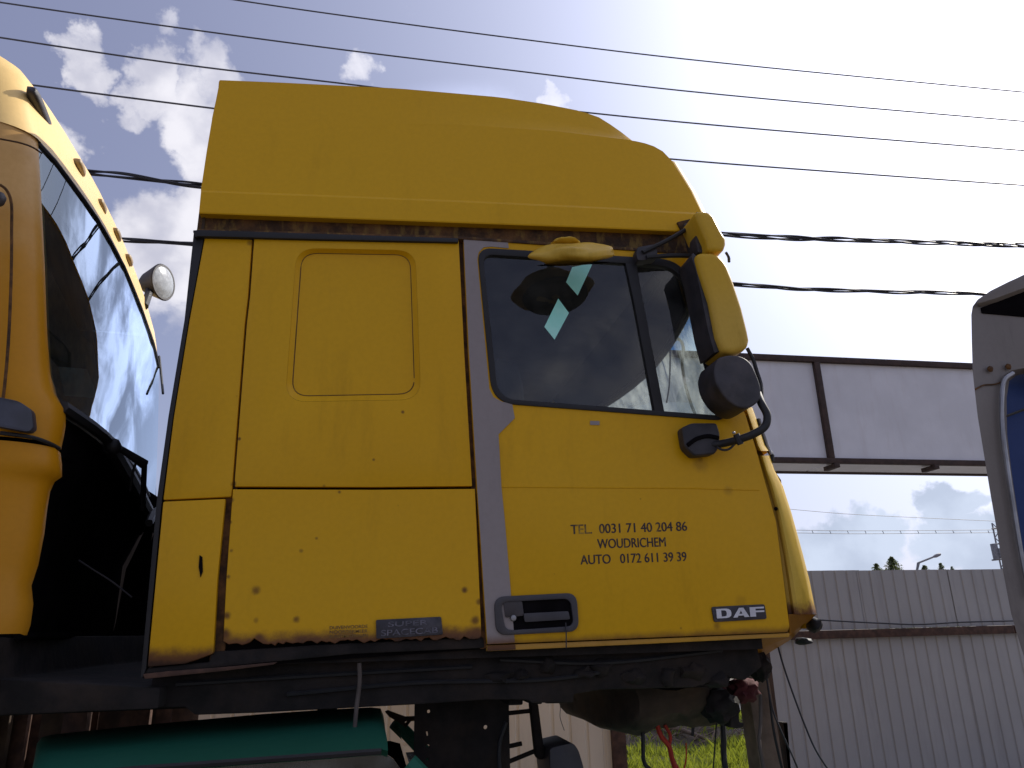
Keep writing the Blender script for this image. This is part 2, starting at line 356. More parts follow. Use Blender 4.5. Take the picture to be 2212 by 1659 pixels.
# painted lettering, partly rubbed off
def lettering(name, col, lo, hi):
    m, nt, p = newmat(name); nt.links.new(mixc(nt, sstep(nt, tn(nt, 16, 6, .65), lo, hi), col, (.40, .24, .012)), p.inputs['Base Color']); p.inputs['Roughness'].default_value = .5
lettering('letter_black', (.028, .012, .012), .56, .74); lettering('letter_small', (.10, .05, .02), .45, .75)
def glass(name, tint, ior=1.5, rough=.0, dirt=.0, band=None, gl=1.0, refl=(1, 1, 1), thru=False):
    m, nt, p = newmat(name); nt.nodes.remove(p)
    tr = N(nt, 'ShaderNodeBsdfTransparent'); tr.inputs[0].default_value = (*tint, 1)
    if band:
        z = posz(nt)[2]; nt.links.new(mixc(nt, sstep(nt, z, band[0], band[1]), tint, band[2]), tr.inputs[0])
    gs = N(nt, 'ShaderNodeBsdfGlossy', i_Roughness=rough); gs.inputs[0].default_value = (*refl, 1)
    gm = N(nt, 'ShaderNodeNewGeometry'); dt = N(nt, 'ShaderNodeVectorMath', operation='DOT_PRODUCT'); nt.links.new(gm.outputs['Incoming'], dt.inputs[0]); nt.links.new(gm.outputs['Normal'], dt.inputs[1])
    f0 = ((ior-1)/(ior+1))**2   # Schlick, the same from both sides of a thin pane
    fr = mth(nt, 'ADD', f0, mth(nt, 'MULTIPLY', mth(nt, 'POWER', mth(nt, 'SUBTRACT', 1.0, mth(nt, 'ABSOLUTE', dt.outputs['Value'])), 5.0), 1-f0))
    mx = N(nt, 'ShaderNodeMixShader'); nt.links.new(mth(nt, 'MULTIPLY', fr, gl, clamp=True), mx.inputs[0]); nt.links.new(tr.outputs[0], mx.inputs[1]); nt.links.new(gs.outputs[0], mx.inputs[2])
    out = mx.outputs[0]
    if dirt:
        df = N(nt, 'ShaderNodeBsdfTranslucent' if thru else 'ShaderNodeBsdfDiffuse'); df.inputs[0].default_value = (.6, .62, .58, 1)
        m2 = N(nt, 'ShaderNodeMixShader'); nt.links.new(mth(nt, 'MULTIPLY', sstep(nt, tn(nt, 6, 6, .6), .3, .8), dirt), m2.inputs[0])
        nt.links.new(out, m2.inputs[1]); nt.links.new(df.outputs[0], m2.inputs[2]); out = m2.outputs[0]
    nt.links.new(out, nt.nodes['Material Output'].inputs[0])
glass('door_glass', (.74, .80, .78), 1.5, dirt=.06, gl=1.5)
glass('screen_glass', (.80, .93, .90), 1.5, dirt=.42, thru=True, band=(2.80, 2.93, (.03, .14, .30)))
glass('orange_cab_glass', (.34, .42, .42), 1.8, dirt=.03, gl=1.35, refl=(.82, .93, 1))
glass('car_glass', (.2, .24, .24), 1.6, dirt=.2, gl=1.3)
m, nt, p = newmat('teal_patch_mat'); nt.links.new(mixc(nt, sstep(nt, tn(nt, 18, 5), .35, .7), (.38, .93, .80), (.48, .98, .86)), p.inputs['Base Color']); p.inputs['Roughness'].default_value = .3
m, nt, p = newmat('mirror_glass'); p.inputs['Metallic'].default_value = 1; p.inputs['Roughness'].default_value = .03; p.inputs['Base Color'].default_value = (.7, .7, .7, 1)
def leafmat(name, a, b):
    m, nt, p = newmat(name); nt.links.new(mixc(nt, sstep(nt, tn(nt, 2.5, 4), .35, .65), a, b), p.inputs['Base Color']); p.inputs['Roughness'].default_value = .6
    p.inputs['Transmission Weight'].default_value = 0
    tl = N(nt, 'ShaderNodeBsdfTranslucent'); tl.inputs[0].default_value = (*[min(1, x*1.5) for x in b], 1)
    mx = N(nt, 'ShaderNodeMixShader', i_0=.4) if False else N(nt, 'ShaderNodeMixShader'); mx.inputs[0].default_value = .4
    nt.links.new(p.outputs[0], mx.inputs[1]); nt.links.new(tl.outputs[0], mx.inputs[2]); nt.links.new(mx.outputs[0], nt.nodes['Material Output'].inputs[0])
leafmat('grass_mat', (.10, .14, .012), (.19, .22, .02)); leafmat('leaf_mat', (.045, .065, .025), (.09, .11, .04))

# ---------------------------------------------------------------- ground, road, grass
def sheet(name, x0, x1, y0, y1, z, mat, n=1):
    bm = bmesh.new(); bmesh.ops.create_grid(bm, x_segments=n, y_segments=n, size=.5)
    for v in bm.verts: v.co = Vector(((v.co.x+.5)*(x1-x0)+x0, (v.co.y+.5)*(y1-y0)+y0, z))
    return finish(bm, name, mat, None, 0, smooth=0)
tag(sheet('ground', -900, 900, -900, 900, 0, MAT['ground_mat'], 4), kind='structure')
tag(sheet('road', -60, 80, 14.2, 21, .004, MAT['road_mat']), kind='structure')
# low bank of soil under the grass
bm = bmesh.new(); nx, ny = 60, 44
def bank(x, y):
    e = min(1, max(0, (y-7.9)/.5))*min(1, max(0, (14.0-y)/.6))*min(1, max(0, (x-2.3)/.3))
    return e*(.06+.05*noise.noise(Vector((x*1.1, y*1.3, 0)))+.12*math.exp(-((y-10.9-.25*math.sin(x*1.7))/.5)**2)*(1+.5*noise.noise(Vector((x*4, y*4, 3)))))
vs = [[bm.verts.new((2.3+i*7.7/nx, 7.9+j*6.1/ny, .008+bank(2.3+i*7.7/nx, 7.9+j*6.1/ny))) for i in range(nx+1)] for j in range(ny+1)]
for j in range(ny):
    for i in range(nx): bm.faces.new((vs[j][i], vs[j][i+1], vs[j+1][i+1], vs[j+1][i]))
tag(finish(bm, 'earth_bank', MAT['soil'], None, 0), kind='structure')
vv, ff = [], []
def keep(x, y):
    t = noise.noise(Vector((x*.9, y*1.1, 5)))
    if 10.35+.3*math.sin(x*1.3) < y < 11.45+.25*math.sin(x*2.1): return random.random() < .10
    return random.random() < .75+.5*t
for _ in range(42000):
    x = random.uniform(2.6, 8.6); y = random.uniform(8.2, 13.9)
    if not keep(x, y): continue
    z = bank(x, y); h = random.uniform(.05, .17)*(1+.6*noise.noise(Vector((x*2, y*2, 1)))); a = random.uniform(0, 6.28); w = random.uniform(.004, .009)
    lx, ly = random.gauss(0, .05), random.gauss(0, .05); dx, dy = math.cos(a)*w, math.sin(a)*w; i = len(vv)
    vv += [(x-dx, y-dy, z), (x+dx, y+dy, z), (x+lx*.4+dx*.6, y+ly*.4+dy*.6, z+h*.6), (x+lx, y+ly, z+h)]; ff += [(i, i+1, i+2), (i, i+2, i+3)]
me = bpy.data.meshes.new('grass'); me.from_pydata(vv, [], ff)
tag(link('grass', me, MAT['grass_mat'], None), 'bright green sunlit grass growing between the fences beyond the raised cab', 'grass', kind='stuff')
# pale dry stalks and sticks in the grass: one tangled heap
bm = bmesh.new()
for _ in range(110):
    x = random.uniform(3.2, 6.6); y = random.uniform(10.2, 11.5); z = bank(x, y)+.02; a = random.uniform(-.5, .9); L = random.uniform(.12, .5)
    tube_into(bm, [(x, y, z), (x+math.cos(a)*L*.5, y+math.sin(a)*L*.5, z+random.uniform(.02, .12)), (x+math.cos(a)*L, y+math.sin(a)*L, z+random.uniform(0, .14))], random.uniform(.003, .012), 5)
tag(finish(bm, 'brushwood', MAT['wood_post'], None, 0), 'tangle of cut sticks lying on bare soil in the grass', 'brushwood', kind='stuff')
tag(tube('white_pole', [(5.6, 14.0, .09), (9.5, 13.6, .11)], .03, MAT['white_pipe'], None, 10), 'thin white pole lying at the road edge beyond the grass', 'pole')
tag(tube('tree_branch', catmull([(3.95, 11.6, .55), (4.1, 11.2, .3), (4.35, 10.8, .22), (4.6, 10.5, .12)], 5), [.05-.002*i for i in range(16)], MAT['wood_post'], None, 8), 'pale broken branch leaning down into the grass', 'branch')

# ---------------------------------------------------------------- corrugated fences
def ribbed(name, a, b, z0, z1, mat, parent, pitch=.145, dep=.011, ph=0.0):
    """ribbed steel sheet between plan points a and b"""
    a, b = Vector((*a, 0)), Vector((*b, 0)); d = (b-a); L = d.length; d.normalize(); nn = Vector((d.y, -d.x, 0))
    prof = [(0, 0)]; x = ph
    while x < L-.04:
        prof += [(x+pitch*.72, 0), (x+pitch*.78, -dep), (x+pitch*.90, -dep), (x+pitch*.97, 0)]; x += pitch
    prof = [q for q in prof if q[0] < L-.001]+[(L, 0)]
    bm = bmesh.new(); lo = [bm.verts.new(a+d*t+nn*h+Vector((0, 0, z0))) for t, h in prof]; hi = [bm.verts.new(a+d*t+nn*h+Vector((0, 0, z1))) for t, h in prof]
    for i in range(len(lo)-1): bm.faces.new((lo[i], lo[i+1], hi[i+1], hi[i]))
    r = bmesh.ops.extrude_face_region(bm, geom=bm.faces[:]); bmesh.ops.translate(bm, vec=-nn*.002, verts=[g for g in r['geom'] if isinstance(g, bmesh.types.BMVert)])
    return finish(bm, name, mat, parent, 0, smooth=0)
fz = thing('sheet_fence', (4.16, 7.8, 0), 'grey corrugated steel fence in two tiers split by a brown rail', 'fence')
x = 4.18; i = 0
while x < 13:
    w = 1.16
    ribbed('fence_sheet', (x, 7.8+.007*(i % 2)), (x+w+.03, 7.8+.006*(i % 2)), .03, 1.432, MAT['fence_grey'], fz)
    ribbed('fence_sheet', (x+.03, 7.83+.006*(i % 2)), (x+w+.06, 7.83+.006*(i % 2)), 1.52, 2.150-.004*i, MAT['fence_grey'], fz, ph=.03)
    x += w; i += 1
tube('fence_cable', catmull([P(u, v, 7.70) for u, v in [(1720, 1336), (1800, 1341), (1900, 1346), (1980, 1349), (2080, 1344), (2240, 1340)]], 5), .008, MAT['cable_black'], fz, 6)
for k in range(3): box('fence_rail', (5.66+k*3.0, 7.77, 1.475), (2.99, .07, .085), MAT['rust_steel'], fz, .006)
for xx in (4.2, 6.9, 9.6, 12.3): box('fence_post', (xx, 7.92, 1.03), (.08, .08, 2.06), MAT['brown_beam'], fz, .006)
fc = thing('cream_fence', (-4, 7.2, 0), 'cream painted corrugated fence seen through the gaps under the raised cab', 'fence')
for k in range(5):
    x0 = 2.18-1.3*(k+1); ribbed('fence_sheet', (x0, 7.2+.005*(k % 2)), (x0+1.33, 7.2+.005*(k % 2)), .02, 1.50, MAT['fence_cream'], fc, pitch=.16)
box('fence_post', (2.26, 7.2, .78), (.13, .1, 1.56), MAT['rust_steel'], fc, .01)
box('fence_post', (-4.4, 7.26, .78), (.1, .1, 1.56), MAT['rust_steel'], fc, .01)

# ---------------------------------------------------------------- overhead gallery with white cladding
g0 = thing('overhead_gallery', (5, 14, 0), 'long elevated gallery with white cladding panels in a brown steel frame', 'gallery')
GX0, GX1, GB, GT, GD = 4.3, 20.3, 4.86, 7.02, .95
posts = [4.3, 9.45-.02, 14.6, 19.8]
for a, b in zip(posts, posts[1:]):
    n = 1
    box('cladding_panel', ((a+b)/2, 14.05, (GB+GT)/2), (b-a-.14, .04, GT-GB-.02), MAT['panel_white'], g0, 0)
    box('cladding_panel', ((a+b)/2, 14.05+GD, (GB+GT)/2), (b-a-.14, .04, GT-GB-.02), MAT['panel_white'], g0, 0)
    box('floor_panel', ((a+b)/2, 14.05+GD/2, GB-.055), (b-a-.05, GD-.1, .03), MAT['panel_white'], g0, 0)
for y in (14.0, 14.1+GD):
    box('frame_beam', ((GX0+GX1)/2, y, GT+.055), (GX1-GX0, .12, .13), MAT['brown_beam'], g0, .01)
    box('frame_beam', ((GX0+GX1)/2, y, GB-.045), (GX1-GX0, .12, .11), MAT['brown_beam'], g0, .01)
    for xx in posts: box('frame_post', (xx, y, (GB+GT)/2), (.13, .13, GT-GB-.02), MAT['brown_beam'], g0, .01)
for xx in (9.5, 11.85, 14.2, 16.5): box('bracket', (xx, 14.12, GB-.15), (.12, .42, .09), MAT['brown_beam'], g0, .01)
for xx in (4.7, 19.6):
    for y in (14.15, 14.0+GD): box('support_leg', (xx, y, (GB-.24)/2), (.16, .14, GB-.26), MAT['brown_beam'], g0, .01)
    box('bracket', (xx, 14.85, GB-.17), (.3, 2.2, .12), MAT['brown_beam'], g0, .01)

# ---------------------------------------------------------------- overhead wires
def wire(pts, y, r, label, cat='wire', grp=None, mat='wire_grey'):
    p = [P(u, v, y) for u, v in pts]; e0 = [p[0]+(p[0]-p[1]).normalized()*k+Vector((0, 0, .004*k*k)) for k in (14, 9, 4)]; e1 = [p[-1]+(p[-1]-p[-2]).normalized()*k+Vector((0, 0, .003*k*k)) for k in (4, 9, 14)]
    o = tube('power_line', catmull(e0+p+e1, 8), r, MAT[mat], None, 6, origin=p[0]); return tag(o, label, cat, grp)
G = 'thin power lines across the sky'
wire([(510, 0), (737, 33), (1106, 82), (1475, 127), (2212, 199)], 11.6, .0145, 'topmost of the four thin power lines crossing the sky', grp=G)
wire([(0, 5), (400, 62), (737, 107), (1106, 152), (1475, 196), (2212, 262)], 11.2, .0145, 'second thin power line from the top, above the high roof', grp=G)
wire([(0, 81), (400, 140), (737, 180), (1106, 225), (1475, 264), (2212, 325)], 10.8, .0148, 'third thin power line, skimming the ridge of the yellow roof', grp=G)
wire([(35, 179), (460, 234), (1000, 299), (1455, 344), (1800, 371), (2212, 400)], 10.4, .0148, 'lowest thin power line, passing behind the yellow high roof', grp=G)
def twisted(pts, y, R0, r, nstr, label, ph=0):
    p = [P(u, v, y) for u, v in pts]; e0 = p[0]+(p[0]-p[1]).normalized()*7+Vector((0, 0, .25)); e1 = p[-1]+(p[-1]-p[-2]).normalized()*9
    path = catmull([e0]+p+[e1], 26)
    L = 0; root = thing('twisted_cable', path[0], label, 'cable', 'thick twisted cables')
    for s in range(nstr):
        L = 0; out = []; q = path[0]
        for i, c in enumerate(path):
            L += (c-q).length; q = c; t = (path[min(i+1, len(path)-1)]-path[max(i-1, 0)]).normalized(); a = t.cross(Vector((0, 0, 1))).normalized(); b = t.cross(a)
            rr = R0*(1+.55*noise.noise(Vector((L*.9, s*3.1, ph)))); an = L*2*math.pi/2.6+s*2*math.pi/nstr+1.6*noise.noise(Vector((L*.5, s*2.3, ph)))
            out.append(c+a*math.cos(an)*rr+b*math.sin(an)*rr)
        tube('strand', out, r, MAT['cable_black'], root, 6)
twisted([(0, 345), (175, 370), (260, 378), (435, 402), (800, 442), (1200, 479), (1570, 507), (1700, 514), (1900, 520), (2212, 531)], 9.6, .030, .0150, 4, 'upper of the two thick black twisted cables in the sky', 1)
twisted([(0, 485), (258, 517), (330, 523), (415, 527), (900, 566), (1300, 598), (1590, 615), (1750, 625), (1900, 630), (2100, 634), (2212, 641)], 9.6, .021, .0150, 3, 'lower thick black twisted cable, above the white gallery', 5)

# ---------------------------------------------------------------- far things: railway wire, lamp, mast, trees
p = [P(u, v, 42) for u, v in [(1500, 1080), (1708, 1100), (1826, 1110), (2000, 1119), (2156, 1126), (2320, 1132)]]
tag(tube('contact_line', catmull(p, 6), .016, MAT['pole_grey'], None, 5), 'single faint line above the railway catenary, under the gallery', 'wire')
ct = thing('catenary', P(1800, 1147, 42), 'railway catenary of two parallel wires joined by short droppers', 'wire')
tp = catmull([P(u, v, 42) for u, v in [(1500, 1143), (1708, 1145), (1826, 1146.5), (2000, 1146), (2160, 1144.5), (2350, 1142)]], 6)
bt = catmull([P(u, v, 42) for u, v in [(1500, 1150), (1708, 1151), (1826, 1153), (2000, 1152), (2160, 1150.5), (2350, 1149)]], 6)
tube('carrier_wire', tp, .017, MAT['pole_grey'], ct, 5); tube('running_wire', bt, .017, MAT['pole_grey'], ct, 5)
for u in range(1640, 2330, 38): tube('dropper', [P(u, 1146.2, 42), P(u+3, 1151.8, 42)], .02, MAT['pole_grey'], ct, 5)
mb = P(2166, 1300, 42); mb.z = 0
ms = thing('railway_mast', mb, 'grey lattice mast with brackets and equipment at the end of the catenary', 'mast')
mt = P(2142, 1130, 42); q = mt-mb
for dx in (-.22, .22): tube('mast_leg', [mb+Vector((dx+.55, 0, 0)), Vector((mt.x+dx+.25, 42, mt.z))], .05, MAT['pole_grey'], ms, 6)
bm = bmesh.new()
for k in range(16):
    f0, f1 = k/16, (k+1)/16; s = .22*(1 if k % 2 else -1)
    tube_into(bm, [Vector((mb.x+.55+(mt.x+.25-mb.x-.55)*f0+s, 42, mt.z*f0)), Vector((mb.x+.55+(mt.x+.25-mb.x-.55)*f1-s, 42, mt.z*f1))], .03, 5)
finish(bm, 'lattice', MAT['pole_grey'], ms)
for vv_ in (1142, 1176, 1210): tube('crossarm', [P(2143, vv_, 41.8), P(2185, vv_-4, 41.8)], .05, MAT['pole_grey'], ms, 6)
box('equipment_box', P(2150, 1192, 41.7), (.28, .3, 1.0), MAT['pole_grey'], ms, .02); box('equipment_box', P(2160, 1195, 41.6), (.25, .3, .6), MAT['pole_grey'], ms, .02)
lb = P(1986, 1300, 34); lb.z = 0; l1 = P(1984, 1216, 34); l2 = P(2014, 1204, 34); l3 = P(2032, 1196.5, 34)
sp = thing('street_lamp', lb, 'grey street lamp with a slanted arm rising behind the fence', 'street lamp')
tube('pole', [lb, Vector((lb.x, 34, l1.z-.8)), l1], .07, MAT['pole_grey'], sp, 8); tube('arm', [l1, l2], .045, MAT['pole_grey'], sp, 8)
tube('lamp_head', [l2, l2*.6+l3*.4, l3*.9+l2*.1, l3], [.03, .085, .07, .03], MAT['pole_grey'], sp, 8)
def tree(u, vtop, y, hw, label, seed, dens=1.0, grp='trees behind the fence'):
    rd = random.Random(seed); top = P(u, vtop, y); base = Vector((top.x, y, 0)); H = top.z
    t = thing('conifer_tree', base, label, 'tree', grp)
    tube('trunk', [base, base+Vector((0, 0, H*.5)), base+Vector((0, 0, H*.97))], [.16, .1, .02], MAT['wood_post'], t, 7)
    vs, fs = [], []
    for k in range(int(13000*dens)):
        h = rd.random()**.75; z = H*(.12+.88*h); rad = hw*3.6*(1-h)**.8*rd.random()**.7*(1+.5*math.sin(h*46+seed+2*math.sin(rd.uniform(0, 6))))+.03
        a = rd.uniform(0, 6.283); c = base+Vector((math.cos(a)*rad, math.sin(a)*rad, z-rad*.15)); s = rd.uniform(.03, .09)
        d1 = Vector((rd.gauss(0, 1), rd.gauss(0, 1), rd.gauss(0, .5))).normalized()*s; d2 = Vector((rd.gauss(0, 1), rd.gauss(0, 1), rd.gauss(0, 1))).normalized()*s*.5
        i = len(vs); vs += [c-d1, c+d2, c+d1, c-d2]; fs.append((i, i+1, i+2, i+3))
    me = bpy.data.meshes.new('crown'); me.from_pydata([tuple(x) for x in vs], [], fs); link('crown', me, MAT['leaf_mat'], t)
tree(1925, 1203, 40, .62, 'tallest dark conifer rising above the grey fence', 3, .45)
tree(1892, 1217, 42, .5, 'small conifer top just left of the tallest conifer', 4, .3)
tree(1996, 1221, 44, .5, 'small leafy top beside the street lamp pole', 5, .25)
tree(2031, 1216, 48, .4, 'thin pale tree top right of the street lamp', 6, .15)
tree(2056, 1224, 48, .35, 'lowest tree top above the fence, nearest the mast', 8, .12)

# ================================================================ the yellow cab
cab = thing('yellow_truck_cab', (.4, 2.6, 1.5), 'yellow high-roof lorry cab with grey stripe, black telephone lettering and rusty sill', 'truck cab')
YS = 2.6
# rear corner panel
rc = plate('rear_corner_panel', Q([(442, 512), (545, 515), (536, 640), (529, 700), (503, 1036), (500, 1073), (352, 1080), (375, 900), (409, 690)], YS+.004), [], .03, MAT['cab_yellow'], cab, .006)
plate('rear_corner_panel', Q([(352, 1083), (487, 1077), (470, 1250), (461, 1412), (430, 1424), (400, 1434), (318, 1441)], YS+.001), [], .03, MAT['cab_yellow_corner'], cab, .006)
# slit in the rear panel
plate('panel_slit', Q([(431, 1199), (437, 1203), (438, 1235), (433, 1247), (429, 1225)], YS-.002), [], .004, MAT['interior_dark'], cab, 0)
# rear edge seal
plate('edge_seal', Q([(418, 502), (430, 505), (441, 512), (408, 690), (374, 900), (350, 1080), (316, 1442), (308, 1466), (303, 1463), (338, 1080), (363, 900), (398, 690)], YS+.008), [], .05, MAT['rubber'], cab, .004)
# joint between corner and side, full height, recessed
plate('joint_strip', Q([(530, 510), (552, 510), (522, 900), (500, 1250), (484, 1420), (452, 1430), (470, 1250), (488, 1060), (505, 900)], YS+.020), [], .03, MAT['rust_groove'], cab, 0)
# upper side panel with pressed rounded field
emb = rounded(Q([(641, 536), (897, 541), (909, 863), (616, 868)], YS), .075, 7)
emi = rounded(Q([(652, 547), (886, 551), (896, 851), (630, 856)], YS+.021), .060, 7)
up_out = Q([(549, 514), (991, 519), (1003, 760), (1020, 1050), (810, 1052), (507, 1051), (507, 1036), (533, 700), (540, 640)], YS)
plate('side_panel', up_out, [emb], .025, MAT['cab_yellow'], cab, .003)
bm = bmesh.new(); A = [bm.verts.new(p+Vector((0, .0005, 0))) for p in emb]; B = [bm.verts.new(p) for p in emi]
n = len(A)
for i in range(n): bm.faces.new((A[i], A[(i+1) % n], B[(i+1) % n], B[i]))
bm.faces.new(B); finish(bm, 'pressed_field', MAT['cab_yellow'], cab, .004, 3)
for a_, b_ in ((0, 17), (17, len(emi)+1)):
    tube('groove_grime', [emi[i % len(emi)]+Vector((0, -.0005, 0)) for i in range(a_, b_)], .0022 if a_ else .0018, MAT['gutter_rust'], cab, 5)
# lower side panel with eaten bottom edge
rg = random.Random(5); low = [(503, 1057), (810, 1058), (1026, 1056), (1033, 1210), (1040, 1372)]
x = 1036
while x > 486: low.append((x, 1378+ (1040-x)*.030 + rg.uniform(-5, 4) - 5*math.exp(-((x-545)/12)**2)*2)); x -= rg.uniform(5, 12)
low += [(482, 1385), (489, 1250)]
plate('lower_side_panel', Q(low, YS-.003), [], .02, MAT['cab_yellow_low'], cab, .0015, seg=1)
# bulged rusty sill
plate('sill', Q([(455, 1408), (700, 1392), (1045, 1376), (1048, 1400), (760, 1413), (310, 1458), (318, 1443), (452, 1430)], YS+.012), [], .12, MAT['underbody'], cab, .008)
plate('sill_flange', Q([(308, 1456), (360, 1450), (480, 1441), (600, 1430), (590, 1436), (480, 1450), (400, 1458), (312, 1467)], YS+.006), [], .02, MAT['rust_steel'], cab, .004)
# dark joint behind the door and panel gap strip
plate('door_jamb', Q([(988, 510), (1003, 510), (1030, 1050), (1052, 1400), (1038, 1402), (1018, 1050)], YS+.018), [], .03, MAT['rust_groove'], cab, 0)
# body shell behind the panels: side, floor, back, far side, roof
UW = [(1030, 536), (1480, 560), (1545, 720), (1572, 905), (1075, 868)]
hole = [p for p in Q(UW, YS+.035)]
plate('inner_side', Q([(425, 505), (1490, 548), (1610, 896), (1700, 1370), (1040, 1402), (315, 1455), (350, 1080)], YS+.035), [hole], .03, MAT['interior_dark'], cab, 0)
FX = 1.60; RX = -.62; YF = 5.0
box('floor_pan', (.42, 3.8, 1.545), (1.95, 2.3, .06), MAT['underbody'], cab, 0)
box('rear_wall', (RX, 3.84, 2.3), (.04, 2.36, 1.5), MAT['interior'], cab, 0)
box('inner_ceiling', (.30, 3.84, 3.12), (1.80, 2.34, .03), MAT['interior'], cab, 0)
bm = bmesh.new()
farw = [Vector((x, YF, z)) for x, z in [(-.64, 1.55), (1.50, 1.55), (1.46, 2.3), (1.42, 3.30), (-.64, 3.30)]]
farh = [Vector((x, YF, z)) for x, z in [(.85, 2.36), (1.28, 2.36), (1.12, 2.88), (.85, 2.88)]]
plate('far_side', farw, [farh], .04, MAT['cab_yellow'], cab, 0)
plate('far_window', farh, [], .006, MAT['door_glass'], cab, 0, dvec=Vector((0, .006, 0)))
# gutter: rusty recessed channel, dark rail
plate('gutter_channel', Q([(430, 458), (1478, 498), (1492, 512), (1492, 544), (425, 500)], YS+.025), [], .04, MAT['gutter_rust'], cab, 0)
plate('gutter_rail', Q([(416, 497), (430, 496), (990, 514), (990, 523), (700, 517), (430, 510), (420, 512)], YS-.014), [], .05, MAT['rubber'], cab, .004)
plate('gutter_lip', Q([(425, 494), (990, 510), (1250, 527), (1492, 543), (1492, 549), (1250, 533), (990, 516), (425, 499)], YS-.010), [], .03, MAT['gutter_rust'], cab, .002)
# yellow strip between door head and gutter (door frame top), drip flange
# ---- high roof
def lerp_line(pts, t):
    """pts sampled by arc position t in 0..1 over u"""
    u0, u1 = pts[0][0], pts[-1][0]; u = u0+(u1-u0)*t
    for (a, b), (c, d) in zip(pts, pts[1:]):
        if u <= c+1e-6: return (u, b+(d-b)*(u-a)/(c-a))
    return pts[-1]
bot = [(430, 461), (700, 471), (1000, 482), (1300, 493), (1462, 500), (1500, 489)]
cre = [(434, 413), (700, 423), (1000, 435), (1300, 449), (1482, 460), (1516, 462)]
mid = [(446, 330), (700, 338), (1000, 350), (1260, 365), (1420, 383), (1492, 412)]
upc = [(458, 258), (700, 262), (1000, 269), (1200, 283), (1365, 303), (1405, 312), (1430, 325), (1451, 347)]
rows = []; NC = 44
ts = [k/NC for k in range(NC+1)]
ts = [t**.85 for t in ts]
def row(pts, y, dx=0): return [P(*lerp_line(pts, t), y) for t in ts]
r_bot0 = [p+Vector((0, .05, .004)) for p in row(bot, YS-.012)]
lower = [r_bot0, row(bot, YS-.012), row([(a, b-3) for a, b in bot], YS-.014), row([(a, b+2) for a, b in cre], YS-.010), row([(a, b-2) for a, b in cre], YS-.002), row(mid, YS+.012), row(upc, YS+.026)]
for k in range(1, 5):           # the shoulder rolls over to the front and towards the middle of the roof
    a = k/4*math.pi/2; last = lower[6]
    lower.append([p+Vector((-.03*(1-math.cos(a))*t, .07*(1-math.cos(a)), .045*math.sin(a)*(.25+.75*t)) ) for p, t in zip(last, ts)])
# front of the lower tier closes round the corner to the windscreen header
rl = grid('high_roof', lower[:7], MAT['roof_yellow'], cab, smooth=22)
front_cols = [r[-1] for r in lower[1:7]]
fr_rows = [front_cols]
for a in (15, 35, 60, 85): fr_rows.append([p+Vector((.052*math.sin(R(a)), .055*(1-math.cos(R(a)))+.010*math.sin(R(a)), 0)) for p in front_cols])
for yy in (2.9, 3.3, 3.8, 4.3, 4.75, 5.0): fr_rows.append([Vector((p.x+.05+.10*math.sin((yy-2.6)/2.45*math.pi), yy, p.z)) for p in front_cols])
grid('roof_front', fr_rows, MAT['roof_yellow'], cab, smooth=40)
# upper tier: rises from the shoulder crease
top = [(475, 173), (600, 178), (860, 191), (1080, 210), (1180, 225), (1250, 239), (1290, 251), (1330, 276), (1366, 304)]
upe = [(458, 258), (700, 262), (1000, 269), (1200, 283), (1300, 294), (1366, 304)]
mide = [(467, 214), (700, 221), (1000, 239), (1180, 256), (1280, 275), (1340, 292), (1366, 304)]
te = [(k/30)**.8 for k in range(31)]
def row2(pts, y): return [P(*lerp_line(pts, t), y) for t in te]
def tf(u): return min(1, max(0, (u-960)/300))
def row3(pts, base, step):
    out = []
    for t in te:
        q_ = lerp_line(pts, t); out.append(P(*q_, YS+base+step*tf(q_[0])))
    return out
tier = [row3([(a, b+1.5) for a, b in upe], .0255, .002), row3([(a, b-2.0) for a, b in upe[:-1]]+[upe[-1]], .0265, .012), row3(mide, .033, .012), row3(top, .040, .016)]
for k in range(1, 5):
    a = k/4*math.pi/2; tier.append([p+Vector((-.01*k, .10*(1-math.cos(a))+.02*k, .035*math.sin(a))) for p in tier[3]])
tier.append([Vector((p.x-.02+.10*t, 3.84, p.z+.03)) for p, t in zip(tier[-1], te)])
tier.append([Vector((p.x, 7.66-p.y, p.z)) for p, t in zip(tier[4], te)])
tier.append([Vector((p.x, 7.66-p.y, p.z)) for p, t in zip(tier[0], te)])
grid('roof_dome', tier, MAT['roof_yellow'], cab, smooth=30)
# shoulder deck between tiers and the nose
deck = [lower[6]]
for k in (1, 2, 3): deck.append([p+Vector((0, .03*k, .012*math.sin(k/3*math.pi/2)*t)) for p, t in zip(lower[6], ts)])
deck.append([Vector((p.x-.02*t, 3.84, p.z+.05*t)) for p, t in zip(lower[6], ts)])
deck.append([Vector((p.x, 7.66-p.y, p.z)) for p in lower[6]])
grid('roof_deck', deck, MAT['roof_yellow'], cab, smooth=30)
plate('rear_skin', [Vector((-.66, 2.62, 1.5)), Vector((-.66, 2.62, 3.1)), Vector((-.66, 5.0, 3.1)), Vector((-.66, 5.0, 1.5))], [], .02, MAT['belly'], cab, 0, dvec=Vector((.01, 0, 0)))
plate('roof_rear', [P(430, 461, YS)]+[t[0]+Vector((.012, 0, -.004)) for t in tier]+[Vector((P(430, 461, YS).x, 5.05, 3.1))], [], .02, MAT['belly'], cab, 0, dvec=Vector((.006, 0, 0)))
far = [[Vector((p.x, 7.66-p.y, p.z)) for p in lower[i]] for i in (1, 4, 6)]
grid('roof_far_side', far, MAT['roof_yellow'], cab)
tube('roof_crack', catmull(Q([(1372, 308), (1378, 318), (1392, 328), (1405, 336), (1415, 345), (1425, 352)], YS+.036), 4), [.0005, .002]+[.0022]*17+[.0015, .0005], MAT['rust_groove'], cab, 5)
